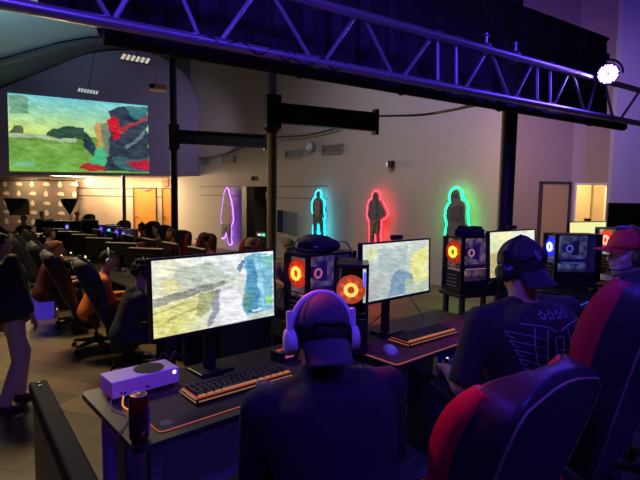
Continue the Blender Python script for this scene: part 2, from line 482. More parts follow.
def segx(a, b, px):
    r = ray(px, 197); dx, dy = b.x - a.x, b.y - a.y
    k = (a.x * dy - a.y * dx) / (r.x * dy - r.y * dx)
    p = Vector((r.x * k, r.y * k, 0)); return (p - a).length, p
xa, pa = segx(a, b, 540.2); xb, pb_ = segx(a, b, 566.8)
dz = CZ + (200.2 - 183.5) * pa.y / F
door('door_3', xa, xb, LOW, dz, 0, WOODL, a, rz1, xa + .12, closer=False)
c = flat(622, 10.5)
xa2, p1_ = segx(b, c, 574.5); xb2, _ = segx(b, c, 609)
hz = CZ + (200.8 - 184.6) * p1_.y / F
_, rz2, L2 = wallseg('wall_right_doorway', b, c, LOW, 6, MAUV, holes=[(xa2, xb2, hz)])
e = bpy.data.objects.new('door_4', None); COL.objects.link(e); e.location = b; e.rotation_euler = (0, 0, rz2); struct(e)
f = MB()
for xx in (xa2, xb2): f.box((xx, .08, (LOW + hz) / 2), (.04, .3, hz - LOW))
f.box(((xa2 + xb2) / 2, .08, hz + .01), (xb2 - xa2 + .04, .3, .04)); f.build('door_frame', WHT, e)
# lit room beyond the doorway
rm = MB(); rm.box(((xa2 + xb2) / 2, 2.2, 1), (3.4, .1, 3.4)); rm.box((xa2 - 1.2, 1.2, 1), (.1, 2, 3.4)); rm.box((xb2 + 1.2, 1.2, 1), (.1, 2, 3.4))
rm.box(((xa2 + xb2) / 2, 1.25, 2.75), (3.4, 2.1, .1))
rm.box(((xa2 + xb2) / 2 + .28, 2.08, 1), (.5, .15, 3.3))
m_ = rm.build('wall_beyond_doorway', mat('cream_wall_paint', (.62, .52, .36), .8)); put(m_, b, rz2); struct(m_)
sw = thing('light_switch', 'small switch plate on the cream wall seen through the lit doorway', 'switch', (0, 0, 0))
MB().box((0, 0, 0), (.09, .02, .12)).build('switch_plate', GREYP, sw, bevel=.004)
MB().box((.16, 0, .01), (.05, .02, .05)).build('rocker', GREYP, sw)
k_ = (b + (c - b).normalized() * ((xa2 + xb2) / 2 - .3)); sw.location = (k_.x, k_.y + 2.0, CZ + (200.6 - 211) * 13 / F); sw.rotation_euler = (0, 0, rz2)
LILAC = mat('lilac_wall_paint', (.33, .31, .42), .8, var=.04, scale=2)
a2 = flat(610.5, 9.2); b2 = flat(780, 9.0)
wallseg('wall_lilac', a2, b2, LOW, 7, LILAC, th=.15)
# ceiling --------------------------------------------------------------
m_ = MB()
pk = PB(120, 47)
prof = []
for (px, py) in ((-140, 140), (0, 87), (24, 78), (47, 68.5), (75, 56.5), (100, 49)):
    p = PB(px, py); prof.append((p.x, p.z))
prof += [(0, prof[-1][1] + .15), (12, prof[-1][1] + .15)]
def vault(name, y0, y1, m, off=0):
    mb = MB(); A_ = [(x, y0, z + off) for x, z in prof]; B_ = [(x, y1, z + off) for x, z in prof]
    A2 = [(x, y0, z + off + .15) for x, z in prof]; B2 = [(x, y1, z + off + .15) for x, z in prof]
    n = len(prof); bm = mb.bm
    V = [[bm.verts.new(p) for p in L] for L in (A_, B_, B2, A2)]
    for i in range(n - 1):
        for q in range(4):
            bm.faces.new((V[q][i], V[q][i + 1], V[(q + 1) % 4][i + 1], V[(q + 1) % 4][i]))
    o = mb.build(name, m); return struct(o)
vault('ceiling_shaded_band', 20.4, 24, DARKC)  # less lit stretch of the vault, its shade put into a darker colour
vault('ceiling', -3, 20.4, TEALC, .25)
vault('trim_ceiling_arch', 20.2, 20.5, mat('ceiling_rib_paint', (.09, .09, .1), .7), -.03)
# left hall wall (far out of the aisle, closes the room)
struct(MB().box((-16.5, 9, 3.5), (.2, 30, 9)).build('wall_left', GREYW))
struct(MB().box((-2, -5.2, 3.5), (30, .2, 9)).build('wall_front', GREYW))
struct(MB().box((12.2, 2, 3.5), (.2, 15, 9)).build('wall_far_right', LILAC))
# ---------------------------------------------------------------- steel columns and girders
cl = dict()
def column(px, Y, w, z1, label, plate=None):
    p = P(px, 197, Y=Y)
    t = thing('steel_column', label, 'column', (p.x, p.y, LOW), R(20))
    h = z1 - LOW
    MB().cyl((0, 0, 0), (0, 0, h), w / 2, n=20).build('shaft', STEEL if not plate == 'w' else mat('worn_bronze_paint', (.22, .19, .14), .5, var=.3, scale=8), t, smooth=False, auto=True)
    MB().box((0, 0, .01), (w * 2, w * 2, .02)).build('base_plate', STEEL, t)
    if plate: MB().box((0, 0, 2.55 - LOW + .27), (w * 1.5, w * 1.5, .5)).cyl((0, 0, 2.5 - LOW), (0, 0, 2.58 - LOW), w * .5, w * .95, n=20).build('bracket', STEEL, t)
    return t
column(506, 4.75, .145, 4.0, 'thick round black steel column right of the green-lit figure')
column(272, 7.5, .15, 5.5, 'round bronze-black steel column with girder bracket, behind the first monitor', 'w')
column(174.5, 10.7, .15, 6.2, 'slim black steel column with girder bracket, right of the projection picture', 'y')
column(124, 20.3, .155, SZ, 'short black column under the soffit, left of the orange doors')
def girder(p, q, z0, z1, label):
    d_ = Vector((q.x - p.x, q.y - p.y, 0)); L = d_.length
    t = thing('steel_girder', label, 'girder', (p.x, p.y, z0), math.atan2(d_.y, d_.x))
    h = z1 - z0; w = .12
    MB().box((L / 2, 0, h / 2), (L, .02, h)).build('web', STEEL, t)
    MB().box((L / 2, 0, .012), (L, w, .024)).build('flange', STEEL, t)
    MB().box((L / 2, 0, h - .012), (L, w, .024)).build('flange', STEEL, t)
    e = MB().box((L + .03, 0, h / 2), (.06, w * 1.1, h + .12)).build('end_bracket', STEEL, t)
    return t
girder(P(277, 120, Y=7.5), P(374, 120, Y=8.25), 2.66, 2.96, 'black steel girder running right from the bronze column below the truss')
girder(P(178, 137, Y=10.7), P(264, 137, Y=11.3), 2.66, 2.96, 'black steel girder between the slim column and the bronze column')
# ---------------------------------------------------------------- wall fittings
def vent(px, py, wpx, hpx, label):
    a_ = al(px - wpx / 2, py); b_ = al(px + wpx / 2, py); z_ = PW(px, py).z
    h = hpx * PW(px, py).y / F
    t = thing('air_vent', label, 'vent', WO + Vector((math.cos(WR), math.sin(WR), 0)) * ((a_ + b_) / 2) + Vector((0, 0, z_)), WR)
    w = b_ - a_
    MB().box((0, -.012, 0), (w, .02, h)).build('backing', mat('vent_grey', (.13, .13, .14), .6), t)
    f = MB(); f.box((0, -.03, h / 2), (w + .04, .04, .03)); f.box((0, -.03, -h / 2), (w + .04, .04, .03)); f.box((w / 2, -.03, 0), (.03, .04, h)); f.box((-w / 2, -.03, 0), (.03, .04, h)); f.build('frame', mat('vent_frame', (.2, .2, .21), .6), t)
    s_ = MB()
    for k in range(5): s_.box((0, -.03, -h / 2 + h * (k + .5) / 5), (w, .02, h * .05))
    s_.build('slat', mat('vent_frame', (.2, .2, .21), .6), t)
vent(206.5, 161.3, 9, 5.2, 'small grey air vent on the right wall, farthest from the bronze column')
vent(229, 159.3, 11, 6, 'small grey air vent on the right wall, left of the bronze column')
vent(294, 153.8, 16, 7, 'wide grey air vent on the right wall, left of the round fitting')
vent(333, 149.2, 20, 8, 'wide grey air vent on the right wall, right of the round fitting')
def onwall(px, py, off=.02):
    p = PW(px, py, off); return p
t = thing('wall_speaker', 'round white speaker fitting on the right wall between the wide vents', 'speaker', onwall(312, 147), WR)
MB().cyl((0, 0, 0), (0, -.1, 0), .17, n=28).build('housing', mat('vent_frame', (.2, .2, .21), .6), t, auto=True)
MB().sph((0, -.1, 0), (.13, .05, .13)).build('cover', mat('pale_cover', (.6, .6, .62), .5), t, smooth=True)
t = thing('wall_light', 'tiny dark box fitting with a pale face on the right wall above the red-lit figure', 'light', onwall(392, 164.3), WR)
MB().box((.02, -.06, 0), (.13, .12, .17)).build('housing', BLKM, t, bevel=.01)
MB().box((-.075, -.07, 0), (.05, .1, .1)).build('lens', mat('lamp_lens', (.5, .5, .5), .3, emit=(.8, .8, .85), es=.35), t)
t = thing('motion_sensor', 'tiny dark sensor on the right wall above the recess opening', 'sensor', onwall(253, 178.5), WR)
MB().sph((0, -.03, 0), (.06, .05, .08)).build('dome', GREYP, t, smooth=True); MB().box((0, -.005, 0), (.1, .02, .14)).build('plate', GREYP, t)
t = thing('wall_cabinet', 'narrow dark blue box on the wall right of the bronze column', 'cabinet', onwall(280.8, 221), WR)
MB().box((0, -.1, 0), (.24, .2, .72)).build('housing', mat('deep_blue_plastic', (.008, .02, .06), .5), t, bevel=.015)
MB().box((0, -.205, -.02), (.17, .012, .6)).build('front_panel', mat('blue_panel', (.01, .03, .09), .4), t)
MB().cyl((0, -.21, -.25), (0, -.22, -.25), .025).build('indicator', emat('indicator_light', (.3, .5, .8), .5), t)
# exit sign above the second orange door
p = back(165, 182.3, 1.62)
t = thing('exit_sign', 'small lit red EXIT sign above the narrow orange door', 'sign', p, brot)
MB().box((0, 0, 0), (.32, .07, .34)).build('housing', mat('exit_sign_face', (.4, .13, .08), .5, emit=(1, .3, .18), es=.2), t, bevel=.01)
text('EXIT', .13, emat('exit_red', (1, .06, .03), 1.2), t, (0, -.04, .0))
# neon sign in the recess
p = PW(261.5, 234.8, .3)
t = thing('neon_sign', 'small dark sign with green and white glowing marks in front of the recess', 'sign', p, WR)
MB().box((0, 0, 0), (.62, .04, .2)).build('panel', BLKM, t, bevel=.02)
MB().box((-.12, -.03, .0), (.12, .01, .05)).box((-.02, -.03, .0), (.05, .01, .06)).build('white_mark', emat('sign_white', (.8, 1, .95), 1.2), t)
MB().box((.12, -.03, .01), (.1, .01, .09)).box((.22, -.03, .01), (.05, .01, .09)).build('green_mark', emat('sign_green', (.1, .8, .4), 1.2), t)
MB().cyl((0, 0, -.08), (0, 0, -1.4), .015).build('pole', BLKM, t)
# shelf in the recess with stored things
sx = (xo0 + xo1) / 2 + .1
t = thing('storage_shelf', 'dark shelf unit inside the recess opening', 'shelf', WO + Vector((math.cos(WR), math.sin(WR), 0)) * sx + D * .9, WR)
sh = MB()
for z_ in (0.05, 1.05, 1.72): sh.box((0, 0, z_), (1.0, .5, .04))
for xx in (-.49, .49): sh.box((xx, 0, .6), (.03, .5, 2.2))
sh.build('frame', FRAM, t)
def onshelf(nm, lb, cat, dx, z, d, m, rnd=False):
    q = thing(nm, lb, cat, t.location + Vector((math.cos(WR), math.sin(WR), 0)) * dx + Vector((0, 0, z)) - D * .05, WR)
    if rnd: MB().sph((0, 0, d[2] / 2), (d[0] / 2, d[1] / 2, d[2] / 2)).build('body', m, q, smooth=True)
    else: MB().box((0, 0, d[2] / 2), d).build('body', m, q, bevel=.02)
    return q
q = onshelf('duffel_bag', 'big dark bag stored on the shelf inside the recess', 'bag', 0, 1.07, (.95, .45, .5), BLKM, True)
MB().tube(spline([(-.2, -.2, .4), (-.1, -.24, .56), (.1, -.24, .56), (.2, -.2, .4)]), .02).build('strap', BLKM, q)
q = onshelf('cardboard_box', 'brown cardboard box on the shelf below the dark bag', 'box', -.02, .07, (.75, .45, .9), mat('cardboard', (.42, .22, .08), .7, var=.1))
MB().box((0, -.228, .45), (.06, .006, .9)).build('packing_tape', mat('tape', (.5, .35, .18), .3), q)
q = onshelf('storage_box', 'pale small box on the top shelf inside the recess', 'box', -.2, 1.76, (.3, .3, .14), mat('pale_box', (.6, .5, .36), .6))
MB().box((0, 0, .145), (.31, .31, .02)).build('lid', mat('pale_box', (.6, .5, .36), .6), q)
# dark television at the far right
p = P(632, 214, Y=6.6)
t = thing('television', 'big switched-off black television before the lilac wall', 'television', (p.x - .10, p.y, p.z - .16), R(-6))
MB().box((.35, 0, 0), (1.15, .06, .62)).build('housing', BLKG, t, bevel=.01)
MB().box((.35, -.033, .005), (1.1, .004, .58)).build('screen', mat('screen_off', (.004, .004, .006), .15), t)
MB().box((.35, .02, -.7), (.12, .05, .9)).box((.35, .02, -(p.z - .16) + .02), (.7, .45, .03)).build('stand', BLKM, t)
# ---------------------------------------------------------------- projection picture on the soffit wall
cor = [PB(10, 171.2), PB(150, 173.3), PB(148, 106), PB(8, 92.8)]
t = thing('projection_screen', 'big projected game picture with green field on the back wall', 'screen', (0, 0, 0))
sh_ = Vector((bd.y, -bd.x, 0)); sh_ = -sh_ if sh_.y > 0 else sh_
picture('projected_picture', [c_ + sh_ * .03 for c_ in cor], paint5, 150, 90, .95, t, .02, 'projected_light')
# ---------------------------------------------------------------- banner backdrop, softboxes
def BK(px, py, off): return back(px, py, off)
bx0 = lx(-20, 1.4); bx1 = lx(77, 1.4); zb = BK(40, 180.5, 1.4).z
t = thing('banner_backdrop', 'grey-brown photo backdrop banner with rows of pale round and wide logos', 'backdrop', (A.x, A.y, 0), brot)
MB().box(((bx0 + bx1) / 2, 1.4, (zb + LOW) / 2 + .03), (bx1 - bx0, .02, zb - LOW - .1)).build('cloth', mat('banner_cloth', (.17, .14, .11), .8, var=.15, scale=1.5, bump=.3), t)
fr = MB(); fr.cyl((bx0, 1.43, zb), (bx1 + .05, 1.43, zb), .025)
fr.cyl((bx1 + .03, 1.43, LOW), (bx1 + .03, 1.43, zb), .02); fr.cyl((bx0, 1.43, LOW), (bx0, 1.43, zb), .02)
fr.box((lx(44, 1.4), 1.4, zb + .03), (.65, .06, .09)); fr.build('stand_frame', BLKM, t)
pale = mat('printed_pale', (.62, .56, .46), .7); redp = mat('printed_red', (.5, .06, .05), .7)
lg = MB(); lr = MB()
gx = (lx(70) - lx(0)) / 5.2
for r_ in range(8):
    for k in range(9):
        x = lx(6, 1.4) + (k - 1) * gx + (.0 if r_ % 2 == 0 else 0); z = zb - .2 - r_ * .47
        if x > bx1 - .1 or x < bx0 + .1 or z < LOW + .2: continue
        if (k + r_) % 2:
            lg.cyl((x, 1.388, z), (x, 1.38, z), .13, n=14); lg.box((x, 1.384, z + .13), (.08, .01, .08))
        else:
            lg.box((x + .03, 1.384, z), (.4, .01, .13)); lg.box((x + .05, 1.384, z + .05), (.25, .011, .12)); lr.box((x - .12, 1.382, z - .06), (.16, .012, .06))
lg.build('printed_logos', pale, t); lr.build('printed_red_marks', redp, t)
def softbox(px, py, Y, rz, label, tilt=20):
    p = P(px, py, Y=Y)
    t = thing('softbox_light', label, 'photo light', (p.x, p.y, LOW), rz, 'softbox lamps by the backdrop')
    h = p.z - LOW; rt = Matrix.Rotation(R(tilt), 3, 'X')
    mb = MB()
    def q(x, y, z): v = rt @ Vector((x, y, z)); return (v.x, v.y, v.z + h)
    mb.loft([[q(-.42, -.24, -.36), q(.42, -.24, -.36), q(.42, -.24, .36), q(-.42, -.24, .36)], [q(-.06, .35, -.06), q(.06, .35, -.06), q(.06, .35, .06), q(-.06, .35, .06)]])
    mb.build('fabric_box', BLKM, t)
    mb = MB(); mb.loft([[q(-.4, -.25, -.34), q(.4, -.25, -.34), q(.4, -.25, .34), q(-.4, -.25, .34)], [q(-.4, -.24, -.34), q(.4, -.24, -.34), q(.4, -.24, .34), q(-.4, -.24, .34)]])
    mb.build('diffuser', mat('diffuser_cloth', (.75, .68, .5), .7), t)
    MB().cyl((0, 0, .4), (0, 0, h), .018).build('pole', BLKM, t)
    for k in range(3): MB().cyl((0, 0, .5), (math.cos(k * 2.1) * .4, math.sin(k * 2.1) * .4, .01), .013).build('leg', BLKM, t)
softbox(21, 204, 18.6, R(-108), 'black softbox lamp on a stand, the one nearer the left picture edge', 25)
softbox(70.5, 204, 18.6, R(105), 'black softbox lamp on a stand at the right end of the logo backdrop', 25)
# ---------------------------------------------------------------- projector and louvre lamps
p = P(158, 88, Y=12.5)
t = thing('projector', 'cream ceiling projector hanging on a pole right of the projected picture', 'projector', p, R(15))
cream = mat('cream_plastic', (.85, .74, .5), .5)
MB().box((0, 0, 0), (.42, .34, .13)).build('housing', cream, t, bevel=.02)
MB().cyl((-.12, -.17, 0), (-.12, -.23, 0), .05, .055).build('lens', BLKG, t, auto=True)
MB().tube(spline([(-.02, 0, .07), (-.06, 0, .25), (.03, 0, .45), (0, 0, .62), (0, 0, .8)]), .022).build('bracket', cream, t, smooth=True)
MB().cyl((0, 0, .75), (0, 0, 2.4), .022).build('pole', cream, t)
def louvre(px, py, Y, w, h, n, label, es, tilt, col=(1, .9, .75)):
    p = P(px, py, Y=Y)
    t = thing('louvre_lamp', label, 'lamp', p, 0, rot=(R(tilt), R(7), R(10)))
    MB().box((0, .03, 0), (w, .04, h)).build('housing', DARKC, t)
    mb = MB()
    for k in range(n): mb.box((-w / 2 + w * (k + .5) / n, -.0, 0), (w / n * .62, .02, h * .9), rot=Matrix.Rotation(.25, 3, 'Y'))
    mb.build('tube_lamp', emat('lamp_glow_%d' % n, col, es), t)
    MB().cyl((0, .04, 0), (0, .04, 2.5), .012).build('hanging_rod', BLKM, t)
louvre(135.5, 58.7, 14, .78, .2, 6, 'slatted warm white lamp hanging beside the projector pole', .55, -25)
louvre(88, 91.2, 19, .75, .16, 7, 'small slatted pale lamp just above the projected picture', .5, -10, (.8, .95, .95))
# cables on the wall
CABM = mat('cable_black', (.01, .01, .012), .5)
cable([onwall(199, 158, .1), onwall(213, 156.5, .12), onwall(228, 152.5, .12), onwall(241, 146, .1), onwall(262, 138, .05)], .03, CABM, 'black cable sagging along the wall above the small vents')
cable([onwall(276, 137, .1), onwall(300, 136, .1), onwall(322, 132, .1), onwall(340, 127, .1)], .025, CABM, 'black cable on the wall above the wide vents')
cable([P(380, 116, Y=8.2), P(420, 115, Y=7.2), P(450, 110.5, Y=6.2), P(478, 105, Y=5.2), P(500, 107, Y=4.8)], .018, CABM, 'black cable slung from the girder end to the thick column')
# ================================================================== TRUSS
def TZ(px): return 1820 / (1050 - px)
def T(px, k, back_=0): 
    p = P(px, 201.5 - (1050 - px) * k, Y=TZ(px)); return p + TN * back_
tdir = None
TN = Vector((0, 0, 0))
a_, b_ = T(-60, .19), T(720, .19)
tdir = (b_ - a_).normalized(); TN = Vector((-tdir.y, tdir.x, 0)).normalized()
def TB(px, k, off):
    r = ray(px, 201.5 - (1050 - px) * k); c0_ = Vector((0, 0, CZ))
    kk = ((a_ - c0_).dot(TN) + off) / r.dot(TN)
    return c0_ + r * kk
tr = thing('lighting_truss', 'long aluminium box truss lit violet, crossing the whole ceiling view', 'truss', a_)
def tp(v): return v - a_
for k, off, nm in ((.19, 0, 'lower_chord'), (.2705, 0, 'upper_chord')):
    MB().cyl(tp(T(-60, k, off)), tp(T(720, k, off)), .024, n=18).build(nm, ALU, tr, auto=True)
kt, kb = .2705, .19
diag = [(137, 167, 0), (199, 173, 0), (199, 173, 0)]
segs = [('t', 60, 'b', 112), ('t', 150, 'b', 112), ('t', 168, 'b', 200), ('t', 259, 'b', 219), ('t', 270, 'b', 312), ('t', 357, 'b', 323), ('t', 363, 'b', 393), ('t', 433, 'b', 402), ('t', 437.5, 'b', 437.5), ('t', 456, 'b', 456), ('t', 487.5, 'b', 464), ('t', 490, 'b', 509), ('t', 533, 'b', 514), ('t', 537, 'b', 537), ('t', 550, 'b', 550), ('t', 569, 'b', 553), ('t', 572, 'b', 585), ('t', 597, 'b', 587), ('t', 604, 'b', 613), ('t', 640, 'b', 620), ('t', 642, 'b', 655), ('t', -40, 'b', 20), ('t', 50, 'b', 24)]
for _, x_t, _, x_b in segs:
    for off in (0,):
        MB().cyl(tp(T(x_t, kt, off)), tp(T(x_b, kb, off)), .011, n=10).build('brace', ALU, tr, auto=True)
for x_ in (437.5, 456, 537, 550, 316, 486, 515):
    for k in (kb, kt):
        c0 = T(x_, k); MB().cyl(tp(c0 - tdir * .022), tp(c0 + tdir * .022), .031, n=14).build('coupler', ALU, tr, auto=True)
# clamps on the upper chord
for i, (x_, lb) in enumerate(((486, 'empty hook clamp on the upper truss tube, farther from the stage lamp'), (515, 'empty hook clamp on the upper truss tube, nearer the stage lamp'))):
    c0 = T(x_, kt) 
    t = thing('hook_clamp', lb, 'clamp', c0, math.atan2(tdir.y, tdir.x))
    MB().tube([(0, math.cos(q) * .036, math.sin(q) * .036) for q in [R(-120 + 30 * j) for j in range(11)]], .008, 8).build('hook', ALU, t, smooth=True)
    MB().cyl((0, 0, .04), (0, 0, .1), .007).cyl((-.02, 0, .085), (.02, 0, .085), .01).build('bolt', ALU, t)
# black roller tube beneath, black valance behind
t = thing('roller_tube', 'long black roller tube slung directly under the truss', 'tube', TB(103, .175, .10))
o0 = t.location.copy()
MB().cyl((0, 0, 0), TB(622, .175, .10) - o0, .036, n=20).build('tube', BLKM, t, auto=True)
MB().sph(TB(623, .175, .10) - o0, .036).build('end_cap', BLKM, t, smooth=True)
for x_ in (180, 300, 402, 500, 590):
    c0 = TB(x_, .175, .10) - o0
    MB().tube([c0 + Vector((0, 0, .0)) + TN * math.cos(q) * .041 * 1 + Vector((0, 0, math.sin(q) * .041)) for q in [R(j * 24) for j in range(15)]], .004, 6, closed=True).build('strap', BLKM, t)
va = MB()
p0, p1, p2_, p3 = T(38, .366, .42), T(607, .366, .42), T(607, .17, .42), T(38, .19, .42)
m0 = T(103, .187, .42); m1 = T(103, .155, .42)
rows = []
nn = 60
for i in range(nn + 1):
    x_ = 38 + (607 - 38) * i / nn
    wv = .012 * math.sin(i * 1.9) + .008 * math.sin(i * 4.1)
    top = TB(x_, .366, .30 + wv); bot = TB(x_, .166 if x_ > 104 else .186, .30 + wv * 1.5)
    rows.append((top, bot))
t = thing('black_valance', 'wide black cloth valance hung behind the truss', 'curtain', rows[0][1])
o0 = t.location.copy(); bm = va.bm
gf = [[bm.verts.new(r_[0] - o0), bm.verts.new(r_[1] - o0), bm.verts.new(r_[1] - o0 + TN * .01), bm.verts.new(r_[0] - o0 + TN * .01)] for r_ in rows]
for i in range(nn):
    for q in range(4): bm.faces.new((gf[i][q], gf[i + 1][q], gf[i + 1][(q + 1) % 4], gf[i][(q + 1) % 4]))
va.build('cloth', mat('black_drape', (.012, .011, .016), .7, var=.3, scale=4), t)
MB().cyl(rows[0][0] - o0, rows[-1][0] - o0, .02).build('top_rod', BLKM, t)
for (xa_, ka, xb_, kb2) in ((475, .37, 512, .27), (575, .345, 590, .31)):
    MB().cyl(TB(xa_, ka, .27) - o0, TB(xb_, kb2, .27) - o0, .004, n=6).build('seam', mat('seam_grey', (.08, .08, .1), .6), t)
# red strap over the truss at the top left
t = thing('red_strap', 'red cloth strap hanging over the truss near the top of the view', 'strap', T(156, .24, -.03))
MB().tube(spline([(-.035, 0, .16), (-.012, -.012, .06), (.01, -.01, 0), (.05, 0, -.05)]), .022, 10, flat=.3).build('webbing', mat('red_webbing', (.5, .015, .03), .7), t, smooth=True)
# cable bundles on the lower chord
for i, (x_, w_, dp) in enumerate(((255, 30, .045), (282, 22, .05), (300, 40, .055), (331, 24, .05), (220, 30, .03))):
    c0, c1, mid = T(x_ - w_ / 2, .196), T(x_ + w_ / 2, .196), T(x_, .19)
    lo = (c0 + c1) / 2 - Vector((0, 0, dp)) - TN * .03
    cable([c0 + Vector((0, 0, .035)), c0 - TN * .03, lo, c1 - TN * .03, c1 + Vector((0, 0, .035))], .0045, CABM, ['thin black cable loop on the lower truss tube, %s' % s for s in ('second from the left', 'third from the left', 'widest, fourth from the left', 'last to the right', 'first from the left')][i], 'cable', 'cable loops on the truss')
for i, x_ in enumerate((285, 334, 320)):
    c0 = T(x_, .19)
    q = MB().tube([c0 + TN * math.cos(a) * .029 + Vector((0, 0, math.sin(a) * .029)) for a in [R(j * 30) for j in range(12)]], .005, 6, closed=True).build('cable_tie', CABM, None)
    tag(q, 'black cable tie round the lower truss tube, %s' % ('left of the cable loops', 'right of the cable loops', 'between the cable loops')[i], 'cable tie', 'cable ties on the truss')
# moving-head like dark fitting inside the truss
for i, (x_, k_) in enumerate(((280, .215), (487, .22))):
    t = thing('cable_connector', ('dark plug box inside the truss above the left cable loops', 'dark plug box inside the truss left of the clamps')[i], 'connector', T(x_, k_, .12), math.atan2(tdir.y, tdir.x))
    MB().box((0, 0, 0), (.17, .05, .05)).build('housing', BLKM, t, bevel=.008)
    MB().tube(spline([(-.08, 0, 0), (-.12, 0, .03), (-.15, 0, -.02), (-.18, 0, -.05)]), .008).build('lead', CABM, t, smooth=True)
# LED stage lamp
c0 = TB(608, .2885, -.10)
t = thing('stage_lamp', 'round violet-white LED stage lamp clamped to the truss at the right', 'stage lamp', c0)
dirc = (Vector((.35, -.3, CZ + .0)) - c0).normalized()
t.rotation_euler = dirc.to_track_quat('-Y', 'Z').to_euler()
MB().cyl((0, .004, 0), (0, .16, 0), .080, .068, n=28).build('housing', BLKM, t, auto=True)
MB().cyl((0, -.0, 0), (0, .006, 0), .082, n=28).build('bezel', BLKM, t, auto=True)
yk = MB(); yk.tube([(math.cos(q) * .11, .08, math.sin(q) * .11) for q in [R(a) for a in range(0, 181, 15)]], .008); yk.build('yoke', BLKM, t, smooth=True)
MB().cyl((0, .08, .11), (0, .13, .15), .012).build('clamp_bolt', BLKM, t)
ledw = emat('led_white', (.5, .45, 1), 14); ledr = emat('led_red', (1, .1, .6), 14); ledb = emat('led_blue', (.15, .1, 1), 16)
G = {0: MB(), 1: MB(), 2: MB()}
rr = .0148
for i in range(-5, 6):
    for j in range(-5, 6):
        x = (i + j * .5) * rr; z = j * rr * .866
        if x * x + z * z > .072 ** 2 or (i == 0 and j == 0) : continue
        r2 = math.hypot(x, z)
        g = 0 if r2 < .055 else (1 if (i * 3 + j) % 3 == 0 else 2)
        G[g].sph((x, -.002, z), (.0062, .004, .0062), u=8, v=6)
for g, m2 in ((0, ledw), (1, ledr), (2, ledb)): G[g].build('led_array', m2, t)['kind'] = 'stuff'
STAGE = c0 + dirc * .06
STAGED = dirc
# ================================================================== PEOPLE
SKIN = mat('skin_light', (.50, .28, .19), .55)
SKIN2 = mat('skin_mid', (.32, .17, .11), .55)
EYE = mat('eye_dark', (.02, .015, .012), .2); LIP = mat('lip', (.35, .10, .09), .5)
def remesh(mb, vox, smooth=4, name='body'):
    me = mb.mesh('tmp')
    o = bpy.data.objects.new('tmp', me); COL.objects.link(o)
    r = o.modifiers.new('r', 'REMESH'); r.mode = 'VOXEL'; r.voxel_size = vox; r.use_smooth_shade = True
    s = o.modifiers.new('s', 'SMOOTH'); s.factor = .5; s.iterations = smooth
    dg = bpy.context.evaluated_depsgraph_get()
    me2 = bpy.data.meshes.new_from_object(o.evaluated_get(dg)); me2.name = name
    bpy.data.objects.remove(o); bpy.data.meshes.remove(me)
    for p in me2.polygons: p.use_smooth = True
    return me2
def addmesh(name, me, m, parent):
    me.materials.clear(); me.materials.append(m)
    o = bpy.data.objects.new(name, me); COL.objects.link(o); o.parent = parent; return o
def ik(a, b, l1, l2, pole):
    d_ = b - a; L = min(d_.length, (l1 + l2) * .995); u = d_.normalized()
    x = (l1 * l1 - l2 * l2 + L * L) / (2 * L); h = math.sqrt(max(0, l1 * l1 - x * x))
    p = (pole - u * pole.dot(u)).normalized()
    return a + u * x + p * h, a + u * L
